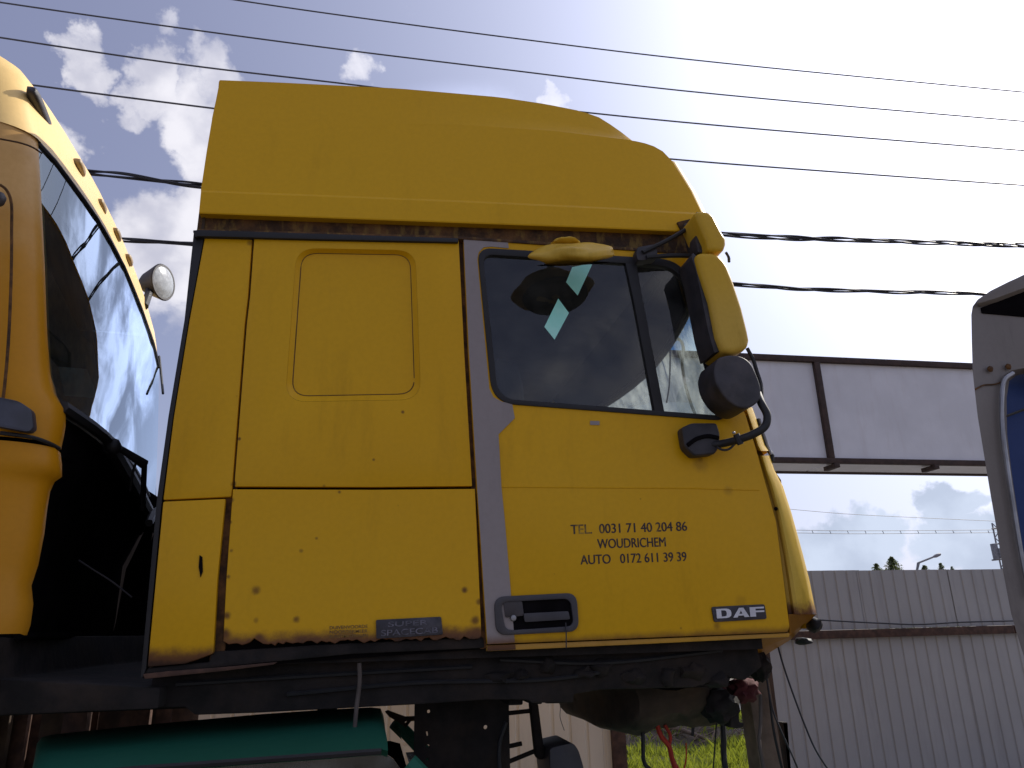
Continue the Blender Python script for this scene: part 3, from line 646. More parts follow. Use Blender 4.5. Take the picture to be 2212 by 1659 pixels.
# ---- door
dr = bpy.data.objects.new('door', None); COL.objects.link(dr); dr.parent = cab; dr['wl'] = [1.0, 2.6, 1.5]; dr.location = Vector((1.0, 2.6, 1.5))-wl(cab)
# door is a mesh; its sub-parts hang from it
bpy.data.objects.remove(dr)
dout = Q([(1001, 514), (1250, 530), (1482, 548), (1500, 600), (1540, 735), (1575, 825), (1611, 896), (1636, 978), (1677, 1126), (1706, 1353), (1702, 1366), (1400, 1378), (1052, 1392), (1030, 1055), (1012, 760)], YS-.004)
win = rounded(Q([(1033, 536), (1478, 563), (1571, 907), (1066, 868)], YS-.004), [.06, .12, .05, .09], 8)
door = plate('door', dout, [win], .03, MAT['door_yellow'], cab, .004)
plate('door_lip', Q([(1052, 1394), (1400, 1380), (1706, 1367), (1706, 1376), (1400, 1391), (1052, 1407)], YS+.004), [], .03, MAT['lip_yellow'], door, .004)
# grey stripe, a painted band 1.5 mm proud
def stripe(name, pts, y, mat, par, th=.0015): return plate(name, Q(pts, y), [], th, MAT[mat], par, 0)
stripe('grey_stripe', [(1001.5, 514.5), (1097, 521), (1099, 536), (1062, 532.5), (1045, 534), (1034, 545), (1031, 560), (1044, 700), (1057, 840), (1066, 858), (1085, 868), (1106, 870.5), (1112, 903), (1077, 938), (1083, 1052), (1090, 1120), (1102, 1262), (1112, 1388), (1053, 1391.5), (1031, 1055), (1013, 760)], YS-.0072, 'grey_stripe', door)
stripe('grey_stripe', [(1053, 1395), (1113, 1392), (1114, 1403), (1053, 1406)], YS+.0010, 'grey_stripe', door)
# door crease: fine fold line
tube('door_crease', Q([(1030, 1051.5), (1300, 1053.5), (1500, 1055), (1640, 1059)], YS-.0042), .0022, MAT['door_yellow'], door, 6)
# window frame and glass
wi = rounded(Q([(1043, 549), (1470, 576), (1556, 897), (1077, 860)], YS-.010), [.045, .10, .028, .07], 8)
wo_ = rounded(Q([(1031, 534), (1480, 561), (1574, 909), (1064, 870)], YS-.010), [.06, .12, .055, .09], 8)
plate('window_frame', wo_, [wi], .03, MAT['rubber'], door, .004)
gpane = rounded(Q([(1036, 541), (1474, 568), (1562, 902), (1070, 864)], YS+.004), [.05, .11, .04, .08], 8)
plate('window_pane', gpane, [], 0, MAT['door_glass'], door, 0, dvec=Vector((0, .0, 0)))
plate('window_divider', Q([(1350, 562), (1374, 562), (1388, 640), (1437, 896), (1415, 892), (1370, 655)], YS-.009), [], .028, MAT['rubber'], door, .004)
for pts in ([(1236, 577), (1279, 568), (1279, 572), (1248, 638), (1223, 609.5)], [(1206, 645), (1229, 676), (1198, 733.5), (1176, 706)]):
    plate('teal_patch', Q(pts, YS+.0022), [], .001, MAT['teal_patch_mat'], door, 0)  # bright teal patches on the pane
plate('small_sticker', Q([(1275, 909), (1295, 909.5), (1295, 918), (1275, 917.5)], YS-.0065), [], .002, MAT['grey_stripe'], door, 0)
# door handle
ho = rounded(Q([(1067, 1289), (1246, 1280), (1252, 1364), (1072, 1373)], YS-.016), .038, 6)
hi_ = rounded(Q([(1082, 1301), (1232, 1293), (1240, 1352), (1092, 1362)], YS-.016), .026, 6)
dh = plate('handle_surround', ho, [hi_], .02, MAT['handle_grey'], door, .004)
hb = rounded(Q([(1079, 1298), (1235, 1290), (1243, 1355), (1089, 1365)], YS-.006), .026, 6)
plate('handle_recess', hb, [], .004, MAT['interior_dark'], door, 0)
plate('handle_grip', rounded(Q([(1131, 1325), (1228, 1320), (1232, 1338), (1134, 1344)], YS-.018), .006, 3), [], .012, MAT['handle_grey'], door, .003)
plate('handle_block', rounded(Q([(1088, 1300), (1128, 1298), (1132, 1330), (1092, 1334)], YS-.013), .006, 3), [], .007, MAT['black_plastic'], door, .002)
c = P(1109, 1335, YS-.014)
bm = bmesh.new(); bmesh.ops.create_cone(bm, cap_ends=True, segments=16, radius1=.011, radius2=.009, depth=.012); bmesh.ops.rotate(bm, cent=(0, 0, 0), matrix=Matrix.Rotation(R(90), 3, 'X'), verts=bm.verts); bmesh.ops.translate(bm, vec=c, verts=bm.verts)
finish(bm, 'lock_cylinder', MAT['steel_grey'], door, .001)
tube('hanging_cord', catmull(Q([(1222, 1345), (1223, 1370), (1223, 1400)], YS-.024), 4), .0022, MAT['cable_black'], door, 5)
# badges
def letters(name, txt, p0, p1, capu, mat, par, y, weight=0, lean=0, nshift=0):
    """text whose baseline runs from pixel p0 to p1 with cap height capu px"""
    cu = bpy.data.curves.new('t', 'FONT'); cu.body = txt; cu.size = 1; cu.offset = weight; cu.extrude = 0
    o = bpy.data.objects.new('t', cu); COL.objects.link(o); bpy.context.view_layer.update()
    me = bpy.data.meshes.new_from_object(o.evaluated_get(bpy.context.evaluated_depsgraph_get())); bpy.data.objects.remove(o)
    xs = [v.co.x for v in me.vertices]; ys = [v.co.y for v in me.vertices]; x0, x1 = min(xs), max(xs)
    A = P(*p0, y); B = P(*p1, y); Tt = P(p0[0]+(p0[0]-800)*-.0002, p0[1]-capu, y); h = (Tt-A).length/.70; d = B-A
    for v in me.vertices:
        t = (v.co.x-x0)/(x1-x0); q = A+d*t+Vector((0, 0, v.co.y*h)); q.x += v.co.y*h*lean; v.co = q
    if nshift:
        bm = bmesh.new(); bm.from_mesh(me); r_ = bmesh.ops.duplicate(bm, geom=bm.verts[:]+bm.edges[:]+bm.faces[:])
        bmesh.ops.translate(bm, vec=(nshift, -.0003, nshift*.4), verts=[g for g in r_['geom'] if isinstance(g, bmesh.types.BMVert)]); bm.to_mesh(me); bm.free()
    return link(name, me, mat, par)
letters('telephone_lettering', 'TEL.  0031 71 40 204 86', (1233, 1154), (1484, 1146.5), 20.5, MAT['letter_black'], door, YS-.0047, 0, 0, .0018)
letters('town_lettering', 'WOUDRICHEM', (1290.5, 1185), (1438, 1180.5), 20.5, MAT['letter_black'], door, YS-.0047, 0, 0, .0018)
letters('car_telephone_lettering', 'AUTO   0172 611 39 39', (1254, 1219.5), (1483, 1212), 20.5, MAT['letter_black'], door, YS-.0047, 0, 0, .0018)
bd = plate('badge', rounded(Q([(1537, 1311), (1652, 1305), (1657, 1337), (1543, 1344)], YS-.010), .008, 4), [], .006, MAT['badge_black'], door, .002)
def lpoly(name, pts, holes=()):
    def mp(q):  # unit square over the letter area of the badge
        a, b = q; u = 1547+a*103; v = 1336.0-b*20.5; return (u+(1-b)*2.2, v-a*5.2)
    return plate(name, Q([mp(q) for q in pts], YS-.0125), [Q([mp(q) for q in h], YS-.0125) for h in holes], .0022, MAT['white_letter'], door, 0)
lpoly('badge_letter', [(0, 0), (.0, 1), (.20, 1), (.26, .93), (.30, .78), (.31, .5), (.30, .22), (.26, .07), (.20, 0)], [[(.10, .18), (.17, .18), (.205, .25), (.215, .5), (.205, .75), (.17, .82), (.10, .82)]])
lpoly('badge_letter', [(.34, 0), (.48, 1), (.57, 1), (.68, 0), (.58, 0), (.56, .18), (.45, .18), (.43, 0)], [[(.475, .37), (.54, .37), (.512, .72)]])
lpoly('badge_letter', [(.70, 0), (.70, 1), (1, 1), (1, .82), (.82, .82), (.82, .62), (1, .62), (1, .44), (.82, .44), (.82, 0)])
bd2 = plate('space_cab_badge', rounded(Q([(812, 1339), (953, 1332), (957, 1371), (813, 1380)], YS-.012), .005, 3), [], .008, MAT['badge_black'], cab, .002)
letters('badge_lettering', 'SUPER', (838, 1354), (925, 1349.5), 11, MAT['badge_letter'], cab, YS-.0135, .01)
letters('badge_lettering', 'SPACECAB', (823, 1374), (946, 1367), 13, MAT['badge_letter'], cab, YS-.0135, .01)
letters('sticker_lettering', 'DUIVENVOORDE', (712, 1359.5), (794, 1356), 7, MAT['letter_small'], cab, YS-.0045, .01)
letters('sticker_lettering', 'NOORDERMEER', (712, 1369), (794, 1366), 7, MAT['letter_small'], cab, YS-.0045, .01)
letters('sticker_lettering', 'KUNSTMATERIALEN', (712, 1378), (794, 1375.5), 6.5, MAT['letter_small'], cab, YS-.0045, .01)
# ---- front corner (pillar trim, corner panel) and front
prof = [  # v, door-edge u, silhouette u
    (545, 1484, 1494), (600, 1503, 1514), (700, 1535, 1552), (800, 1572, 1592), (880, 1604, 1626), (922, 1618, 1641), (961, 1629, 1654), (974, 1634, 1663)]
prof2 = [(984, 1637, 1664), (1014, 1646, 1673), (1050, 1656, 1692), (1109, 1672, 1711), (1196, 1687, 1735), (1253, 1695, 1749.5), (1307, 1702, 1760), (1327, 1704, 1765)]
def corner(name, pr, y0, mat):
    rws = []
    for v, a, b in pr:
        r_ = [P(a-3, v, YS+.035), P(a+1, v, YS+.030), P(a+(b-a)*.10, v, y0+.030), P(a+(b-a)*.20, v, y0+.006), P(a+(b-a)*.34, v, y0-.004), P(a+(b-a)*.52, v, y0+.002), P(a+(b-a)*.60, v, y0+.010), P(a+(b-a)*.82, v, y0+.022), P(b-1, v, y0+.05)]
        e = r_[-1]; r_ += [e+Vector((.012, .05, 0)), e+Vector((.02, .2, 0)), e+Vector((.05, 1.2, 0)), e+Vector((.0, 2.3, 0))]
        rws.append(r_)
    return grid(name, rws, mat, cab, smooth=45)
pr_a = [r for r in prof if r[0] >= 880]
corner('pillar_trim', pr_a, YS+.002, MAT['front_yellow'])
corner('front_corner_panel', prof2, YS-.002, MAT['front_yellow'])
for (a, b) in ((P(1676, 1099, YS-.006), .0075), (P(1688, 1099, YS+.02), .004)):
    bm = bmesh.new(); bmesh.ops.create_uvsphere(bm, u_segments=10, v_segments=6, radius=b); bmesh.ops.translate(bm, vec=a, verts=bm.verts); finish(bm, 'screw_hole', MAT['interior_dark'], cab)
# slanted underside of the corner
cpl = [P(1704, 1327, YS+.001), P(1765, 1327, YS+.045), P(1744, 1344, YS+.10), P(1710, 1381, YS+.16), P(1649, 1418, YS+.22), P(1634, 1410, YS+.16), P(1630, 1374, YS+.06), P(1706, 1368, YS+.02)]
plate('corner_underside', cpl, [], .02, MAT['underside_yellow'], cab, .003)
blobmesh('bumper_end', P(1757, 1350, YS+.10), (.022, .05, .03), MAT['rubber'], cab, 2, .4, 5)
blobmesh('bumper_clip', P(1735, 1385, YS+.14), (.03, .04, .014), MAT['rubber'], cab, 2, .5, 6)
# A-pillar body (behind mirrors) and windscreen
ap = [P(1482, 548, YS+.02), P(1494, 546, YS+.02), P(1560, 700, YS+.02), P(1608, 850, YS+.02), P(1622, 900, YS+.02), P(1606, 896, YS+.02), P(1572, 826, YS+.02), P(1540, 735, YS+.02)]
plate('front_pillar', ap, [], .05, MAT['cab_yellow'], cab, .004)
n_w = 13; topc, botc = [], []
tl, bl = P(1500, 552, YS+.05), P(1632, 925, YS+.03)
for k in range(n_w):
    t = k/(n_w-1); y = YS+.05+2.35*t; bul = .16*math.sin(t*math.pi)
    topc.append(Vector((1.31+bul*1.1, y, 2.955))); botc.append(Vector((bl.x+bul, y, 2.28)))
rw = [[a*(1-s)+b*s+Vector((.02*math.sin(s*math.pi), 0, 0)) for a, b in zip(topc, botc)] for s in [0, .25, .5, .75, 1]]
grid('windscreen', rw, MAT['screen_glass'], cab, smooth=80)
tube('screen_seal', [r[0] for r in rw]+botc[:1], .016, MAT['rubber'], cab, 8)
tube('screen_seal', topc, .02, MAT['rubber'], cab, 8); tube('screen_seal', botc, .02, MAT['rubber'], cab, 8)
tube('screen_seal', [r[-1] for r in rw], .02, MAT['rubber'], cab, 8)
tube('screen_edge_glint', Q([(1640, 905), (1648, 935), (1658, 962), (1666, 982)], YS+.05), .0065, MAT['steel_grey'], cab, 8)  # bright metal strip standing in for the glint on the windscreen edge
tube('screen_edge_seal', Q([(1636, 905), (1643, 932), (1653, 965), (1662, 975), (1668, 985), (1667, 998)], YS+.055), .009, MAT['rubber'], cab, 8)
grid('dark_header', [[p+Vector((0, 0, -.004)) for p in topc], [p+Vector((.02, 0, .05)) for p in topc], [Vector((p.x-.06, p.y, 3.16)) for p in topc], [Vector((1.12, p.y, 3.17)) for p in topc]], MAT['interior_dark'], cab)  # roof header, coloured black for its shaded inside, closed against light leaks
grid('front_panel', [[p.copy() for p in botc], [p+Vector((.09, 0, -.15)) for p in botc], [p+Vector((.11, 0, -.7)) for p in botc]], MAT['cab_yellow'], cab)
box('dashboard', (1.25, 3.8, 2.17), (.5, 2.2, .16), MAT['interior_dark'], cab, .03)
# interior shapes seen through the door glass
tube('hanging_cable', catmull(Q([(1441, 640), (1447, 720), (1446, 830), (1440, 870)], 3.3), 5), .004, MAT['wire_grey'], cab, 6)
tube('inner_cord', catmull([P(u, v, 3.6) for u, v in [(1452, 735), (1468, 733), (1476, 750), (1474, 780), (1478, 820), (1492, 870), (1502, 895)]], 6), .009, MAT['cable_black'], cab, 6)
tube('grab_handle', [P(u, v, 3.0) for u, v in [(1390, 660), (1425, 610), (1400, 575)]], .010, MAT['interior_dark'], cab, 6)
blobmesh('seat_back', (.55, 3.25, 2.35), (.10, .26, .42), MAT['interior'], cab, 3, .05, 2, power=3.5)
# ---- mirrors
def housing(name, pts, y, th, mat, par, bev): return plate(name, Q(pts, y), [], th, MAT[mat], par, bev, seg=4)
h1 = housing('wide_mirror', [(1500, 456), (1518, 454), (1532, 457), (1543, 466), (1561, 501), (1569, 514), (1570, 526), (1566, 537), (1558, 543), (1531, 542), (1527, 520), (1512, 486)], YS-.17, .15, 'mirror_yellow', cab, .022)
plate('mirror_back', Q([(1504, 505), (1512, 500), (1530, 518), (1532, 540), (1524, 546), (1508, 545), (1503, 520)], YS-.12), [], .07, MAT['black_plastic'], h1, .008)
h2 = housing('main_mirror', [(1503, 548), (1516, 544), (1536, 544), (1552, 549), (1566, 562), (1574, 576), (1588, 612), (1605, 664), (1616, 708), (1621, 734), (1617, 750), (1607, 757), (1586, 763), (1562, 760), (1549, 726), (1534, 650), (1512, 583)], YS-.17, .17, 'mirror_yellow', cab, .026)
plate('mirror_glass', Q([(1497, 545), (1504, 552), (1512, 583), (1534, 650), (1551, 728), (1560, 758), (1543, 762), (1530, 715), (1512, 625), (1505, 590), (1494, 556)], YS-.145), [], .13, MAT['black_plastic'], h2, .004)
tube('mirror_strap', catmull(Q([(1568, 545), (1574, 556), (1575, 566)], YS-.1), 3), .006, MAT['rubber'], h2, 6)
tube('mirror_strap', catmull(Q([(1614, 752), (1626, 775), (1634, 800), (1643, 830), (1646, 870)], YS-.12), 4), .008, MAT['rubber'], h2, 6)
lm = plate('lower_mirror', rounded(Q([(1541, 800), (1550, 772), (1580, 766), (1606, 770), (1624, 785), (1636, 812), (1645, 838), (1643, 862), (1632, 874), (1612, 884), (1590, 879), (1566, 860), (1548, 832)], YS-.18), .02, 3), [], .15, MAT['black_plastic'], cab, .035, seg=4)
arm = catmull([P(1636, 848, YS-.12), P(1645, 872, YS-.16), P(1657, 897, YS-.17), P(1653, 920, YS-.17), P(1629, 937, YS-.16), P(1600, 948, YS-.13), P(1556, 959, YS-.06), P(1520, 963, YS-.03)], 7)
tube('mirror_arm', arm, .0145, MAT['rubber'], cab, 10)
for (u, v) in ((1600, 948), (1629, 937)): pass
tube('arm_clip', [P(1590, 938, YS-.13), P(1600, 960, YS-.13)], .012, MAT['rubber'], cab, 8)
blobmesh('clip_bolt', P(1585, 935, YS-.14), (.006, .006, .006), MAT['steel_grey'], cab, 2, 0)
tube('arm_cable', catmull(Q([(1548, 966), (1562, 972), (1575, 970), (1588, 958)], YS-.07), 5), .0045, MAT['cable_black'], cab, 6)
mb_ = plate('mirror_mount', rounded(Q([(1473, 923), (1495, 913), (1549, 913), (1556, 935), (1556, 962), (1546, 980), (1500, 985), (1480, 965)], YS-.055), .012, 4), [], .055, MAT['black_plastic'], cab, .014, seg=3)
tube('mount_groove', catmull(Q([(1485, 962), (1505, 948), (1530, 942), (1552, 946)], YS-.058), 5), .008, MAT['interior_dark'], mb_, 6)
plate('upper_mount', rounded(Q([(1377, 534), (1416, 527), (1421, 548), (1418, 560), (1378, 562), (1374, 548)], YS-.05), .008, 3), [], .05, MAT['black_plastic'], cab, .008)
for a in ([(1388, 545), (1440, 520), (1494, 489)], [(1396, 556), (1450, 552), (1502, 553)], [(1494, 488), (1499, 520), (1500, 556), (1515, 590)], [(1495, 492), (1502, 470), (1507, 462)], [(1490, 500), (1512, 490), (1524, 480)]):
    tube('mirror_bracket', catmull(Q(a, YS-.055), 4), .0095, MAT['rubber'], cab, 8)
plate('bracket_plate', Q([(1478, 482), (1497, 478), (1510, 500), (1508, 540), (1494, 552), (1486, 520)], YS-.04), [], .03, MAT['black_plastic'], cab, .006)
plate('bracket_plate', Q([(1463, 479), (1492, 472), (1494, 492), (1472, 497)], YS-.024), [], .02, MAT['rust_groove'], cab, .004)
# kerb mirror above the window
rot = Matrix.Rotation(R(-7), 3, 'Y')@Matrix.Rotation(R(29), 3, 'X')
km = blobmesh('kerb_mirror', P(1238, 548, YS-.16), (.162, .112, .040), MAT['mirror_yellow'], cab, 4, .22, 1.7, rot=rot, seed=5, power=2.0)
blobmesh('kerb_mirror_cap', P(1222, 527, YS-.13), (.055, .05, .014), MAT['mirror_yellow'], km, 3, .15, 3)
tube('kerb_mirror_arm', [P(1215, 527, YS-.12), P(1212, 520, YS-.02), P(1212, 520, YS+.02)], .014, MAT['rubber'], km, 8)
kc = P(1238, 548, YS-.16)
grid('kerb_mirror_glass', [[kc+rot@Vector((math.cos(a)*.140*q, math.sin(a)*.100*q, -.038-.006*(1-q))) for a in [i*math.pi/16 for i in range(33)]] for q in (1.0, .8, .12)], MAT['interior_dark'], km)

# ---- under the cab
plate('chassis_side', Q([(330, 1452), (1050, 1404), (1634, 1378), (1640, 1412), (1648, 1440), (1610, 1470), (1575, 1462), (1500, 1485), (1300, 1490), (1240, 1500), (1240, 1517), (1150, 1519), (1140, 1512), (1050, 1512), (900, 1522), (560, 1540), (420, 1545), (400, 1528), (318, 1530)], YS+.10), [], .5, MAT['underbody'], cab, .01)
for pts in ([(380, 1478), (700, 1458), (1020, 1440)], [(620, 1500), (900, 1475), (1180, 1468), (1300, 1452)], [(1080, 1425), (1300, 1432), (1560, 1405)]):
    tube('brake_pipe', catmull(Q(pts, YS+.09), 5), .007, MAT['rubber'], cab, 6)
for k in range(9):
    u = 1060+k*62+rg.uniform(-15, 15); v = 1440+rg.uniform(-12, 30)
    blobmesh('chassis_clump', P(u, v, YS+.12), (rg.uniform(.02, .06), .05, rg.uniform(.015, .035)), MAT['underbody'], cab, 2, .7, 4, seed=k)
for a, b, c_, d_ in ((1146, 1500, 1172, 1522), (1178, 1502, 1240, 1520), (1098, 1505, 1130, 1524)): plate('bracket_block', Q([(a, b), (c_, b-2), (c_, d_-1), (a, d_)], YS+.2), [], .2, MAT['underbody'], cab, .006)
# engine tunnel
tun = [(1300, 1478), (1380, 1462), (1500, 1455), (1570, 1462), (1580, 1500), (1590, 1530), (1560, 1556), (1530, 1566), (1500, 1576), (1470, 1562), (1430, 1568), (1395, 1582), (1350, 1586), (1330, 1570), (1322, 1530)]
bm = bmesh.new(); f0 = [bm.verts.new(p) for p in Q(tun, YS+.55)]; cpt = P(1440, 1515, YS+.30); bm.verts.ensure_lookup_table()
ring = [bm.verts.new(p*.55+cpt*.45+Vector((0, -.02, 0))) for p in Q(tun, YS+.38)]; bk = [bm.verts.new(p.co+Vector((0, .9, .0))) for p in f0]
for i in range(len(tun)):
    j = (i+1) % len(tun); bm.faces.new((f0[i], f0[j], ring[j], ring[i])); bm.faces.new((f0[j], f0[i], bk[i], bk[j]))
bm.faces.new(ring); bm.faces.new(bk)
bmesh.ops.subdivide_edges(bm, edges=bm.edges[:], cuts=2, use_grid_fill=True)
for v in bm.verts: v.co += Vector(noise.noise_vector(v.co*9))*.03
finish(bm, 'engine_tunnel', MAT['belly'], cab, 0, smooth=60)
tk = blobmesh('fluid_tank', P(1604, 1490, YS+.40), (.055, .07, .045), MAT['red_plastic'], cab, 3, .5, 4, power=2.5)
blobmesh('fluid_tank', P(1548, 1492, YS+.42), (.03, .05, .05), MAT['red_plastic'], cab, 3, .3, 4, power=3)
blobmesh('steering_joint', P(1552, 1525, YS+.35), (.07, .09, .06), MAT['underbody'], cab, 3, .4, 3)
plate('hanging_bracket', Q([(1578, 1520), (1596, 1516), (1598, 1560), (1608, 1562), (1606, 1572), (1592, 1574), (1578, 1572)], YS+.3), [], .06, MAT['underbody'], cab, .006)
blobmesh('steering_joint', P(1640, 1440, YS+.2), (.035, .06, .05), MAT['underbody'], cab, 3, .4, 3)
# hoses and straps hanging from it, parts of the cab
def hose(name, pts, y, r, mat): return tube(name, catmull(Q(pts, y), 6), r, MAT[mat], cab, 7)
hose('hanging_hose', [(1388, 1560), (1389, 1600), (1390, 1640), (1394, 1652), (1408, 1664)], YS+.5, .008, 'rubber')
hose('hanging_hose', [(1560, 1540), (1563, 1590), (1564, 1640), (1570, 1670)], YS+.5, .012, 'rubber')
hose('hanging_hose', [(1548, 1556), (1545, 1600), (1540, 1670)], YS+.5, .003, 'rubber')
hose('hanging_hose', [(1643, 1500), (1643, 1560), (1640, 1600), (1652, 1670)], YS+.3, .007, 'tan_strap')
hose('hanging_hose', [(1662, 1500), (1670, 1570), (1680, 1620), (1692, 1670)], YS+.35, .005, 'rubber')
hose('hanging_hose', [(1498, 1560), (1496, 1590)], YS+.5, .006, 'rubber')
hose('red_strap', [(1419, 1566), (1428, 1590), (1445, 1612), (1452, 1640), (1460, 1668)], YS+.5, .010, 'red_strap')
hose('red_strap', [(1436, 1566), (1448, 1590), (1446, 1615), (1456, 1645), (1468, 1668)], YS+.51, .007, 'red_strap')
hose('red_strap', [(1482, 1605), (1482, 1640), (1476, 1668)], YS+.52, .003, 'red_strap')
hose('hanging_wire', [(1680, 1394), (1690, 1430), (1710, 1490), (1740, 1570), (1762, 1620), (1795, 1672)], YS+.2, .0035, 'cable_black')
hose('hanging_wire', [(1651, 1412), (1657, 1470), (1668, 1530), (1692, 1590), (1715, 1640), (1728, 1672)], YS+.3, .0035, 'cable_black')
hose('hanging_wire', [(1162, 1500), (1208, 1518), (1210, 1550), (1219, 1578)], YS+.2, .0012, 'cable_black')
hose('dangling_strap', [(776, 1432), (777, 1470), (770, 1530), (764, 1605)], YS+.06, .007, 'tan_strap')

# ---------------------------------------------------------------- rack that carries both cabs
rk = thing('storage_rack', (0, 3.2, 0), 'blackened steel rack on a wide drilled post carrying the two cabs', 'rack')
plate('beam', [Vector((x, 2.85, z)) for x, z in ((-4.5, 1.38), (.5, 1.38), (.5, 1.47), (-4.5, 1.47))], [], .18, MAT['underbody'], rk, .01)
plate('beam', [Vector((x, 4.3, z)) for x, z in ((-4.5, 1.30), (1.3, 1.34), (1.3, 1.48), (-4.5, 1.48))], [], .18, MAT['underbody'], rk, .01)
def circ(u, v, r, y, n=12):
    c = P(u, v, y); return [c+Vector((math.cos(i*2*math.pi/n)*r, 0, math.sin(i*2*math.pi/n)*r)) for i in range(n)]
yp = 3.0; a, b = P(896, 1510, yp), P(1099, 1510, yp); a2, b2 = P(890, 1700, yp), P(1103, 1700, yp)
hs = [circ(926, 1537, .0062, yp), circ(1049, 1571, .0075, yp), circ(924, 1612, .0062, yp), circ(923, 1641, .006, yp), rounded(Q([(920, 1580), (924, 1580), (925, 1590), (922, 1590)], yp), .002, 2)]
plate('drilled_post', [a, b, Vector((b2.x, yp, 0)), Vector((a2.x, yp, 0))], hs, .012, MAT['underbody'], rk, 0)
tube('post_hose', catmull(Q([(1093, 1560), (1080, 1600), (1078, 1640), (1082, 1700)], yp-.03), 5), .008, MAT['rubber'], rk, 7)
for x in (-4.3, -2.2): box('rack_leg', (x, 3.0, .65), (.1, .1, 1.3), MAT['underbody'], rk, .008)
for x in (-4.3, -.2): box('rack_leg', (x, 4.39, .65), (.1, .1, 1.3), MAT['underbody'], rk, .008)
plate('hinge_arm', Q([(1146, 1520), (1163, 1520), (1176, 1622), (1178, 1634), (1172, 1642), (1162, 1640), (1158, 1632)], 3.2), [], .05, MAT['underbody'], rk, .006)
for pts in ([(1095, 1541), (1150, 1535)], [(1095, 1613), (1127, 1606)], [(1095, 1647), (1168, 1617), (1183, 1610)]): tube('brace', Q(pts, 3.22), .0085, MAT['underbody'], rk, 8)
# brace seen against the cream fence left of the post
plate('hinge_arm', Q([(832, 1538), (838, 1535), (862, 1544), (876, 1549), (900, 1548), (900, 1557), (888, 1558), (877, 1572), (860, 1560), (840, 1548)], 3.3), [rounded(Q([(874, 1560), (878, 1557), (879, 1561), (875, 1565)], 3.3), .001, 1)], .03, MAT['rust_steel'], rk, 0)
# prop post under the nose of the cab
pp = P(1640, 1440, 3.6)
q0, q1, q2, q3 = P(1612, 1455, 3.5), P(1656, 1425, 3.5), P(1702, 1700, 3.5), P(1648, 1700, 3.5)
ext = lambda p, q: p+(q-p)*(p.z/(p.z-q.z))
pr = plate('prop_post', [q0, q1, ext(q1, q2), ext(q0, q3)], [], .12, MAT['wood_post'], None, .012); tag(pr, 'weathered brown post propping the front corner of the yellow cab', 'post')
pr2 = plate('dark_pipe', [P(1690, 1560, 3.7), P(1702, 1560, 3.7), ext(P(1702, 1560, 3.7), P(1712, 1700, 3.7)), ext(P(1690, 1560, 3.7), P(1704, 1700, 3.7))], [], .05, MAT['underbody'], None, .01); tag(pr2, 'thin dark upright pipe beside the weathered prop post', 'pipe')
# air bellows / bin standing beside the post
c0 = P(1215, 1612, 3.1)
rb = thing('rubber_mudguard', (c0.x, 3.1, 0), 'dark grey curved rubber mudguard standing under the cab beside the fence post', 'mudguard')
rws = []
for k in range(13):
    a = math.pi*k/12*.62+.35
    ctr = P(1180, 1705, 3.1); rr = (P(1241, 1604, 3.1)-ctr).length
    rws.append([ctr+Vector((math.cos(a)*rr*.75, d, math.sin(a)*rr)) for d in (0, .28)])
plate('shield', rounded(Q([(1188, 1618), (1196, 1614), (1238, 1604), (1250, 1620), (1262, 1660), (1266, 1720), (1196, 1720), (1188, 1660)], 3.1), .02, 4), [], .25, MAT['handle_grey'], rb, .02)
lx = P(1225, 1720, 3.2); tube('stay', [Vector((lx.x, 3.2, lx.z)), Vector((lx.x, 3.2, 0))], .02, MAT['underbody'], rb)

# ---------------------------------------------------------------- green car under the cab
gc = thing('green_car', (-.3, 3.0, 0), 'dark green car parked under the rear of the raised yellow cab', 'car')
def rf(pts, z): return [PZ(u, v, z) for u, v in pts]
nearl = [P(u, v, 2.40) for u, v in [(78, 1700), (96, 1650), (300, 1652), (560, 1633), (800, 1616), (838, 1615)]]
# side band, roof skin and pillars as sections across the car
farpx = [(78, 1640), (80, 1606), (90, 1593), (110, 1587), (300, 1567), (560, 1543), (700, 1533), (800, 1528), (822, 1530), (828, 1545)]
midpx = [(70, 1680), (74, 1640), (86, 1622), (110, 1615), (300, 1600), (560, 1580), (700, 1568), (800, 1560), (822, 1562), (832, 1575)]
neapx = [(60, 1720), (66, 1700), (84, 1684), (112, 1674), (300, 1656), (560, 1637), (700, 1627), (800, 1619), (824, 1618), (838, 1622)]
rws = []
for fa, mi, ne in zip(farpx, midpx, neapx):
    A_, B_, C_ = P(*ne, 2.40), P(*mi, 2.72), P(*fa, 3.1)
    rws.append([A_+Vector((0, .03, -.02)), A_, A_*.75+B_*.25+Vector((0, -.01, .012)), B_, B_*.5+C_*.5+Vector((0, 0, .004)), C_, C_+Vector((0, .06, -.03)), C_+Vector((0, .5, -.12))])
grid('roof', rws, MAT['green_paint'], gc, smooth=60)
body = [(-1.55, .12), (-1.6, .45), (-1.58, .82), (-1.1, .86), (.2, .84), (.75, .80), (1.35, .68), (1.5, .5), (1.48, .2)]
plate('body', [Vector((x, 2.30, z)) for x, z in body], [], 1.32, MAT['green_paint'], gc, .03, seg=3)
plate('side_window', Q([(66, 1712), (112, 1676), (300, 1659), (560, 1640), (824, 1621), (850, 1640), (905, 1720), (960, 1800), (20, 1840)], 2.43), [], .0, MAT['car_glass'], gc, 0, dvec=Vector((0, .004, 0)))
box('cabin_lining', (-.4, 2.95, .98), (1.1, .9, .42), MAT['interior_dark'], gc, .05)
for pts in ([(-1.34, .86), (-1.26, .86), (-.98, 1.15), (-1.04, 1.15)], [(-.30, .86), (-.24, .86), (-.24, 1.235), (-.30, 1.235)]):
    plate('pillar', [Vector((x, 2.37, z)) for x, z in pts], [], .04, MAT['green_paint'], gc, .006)
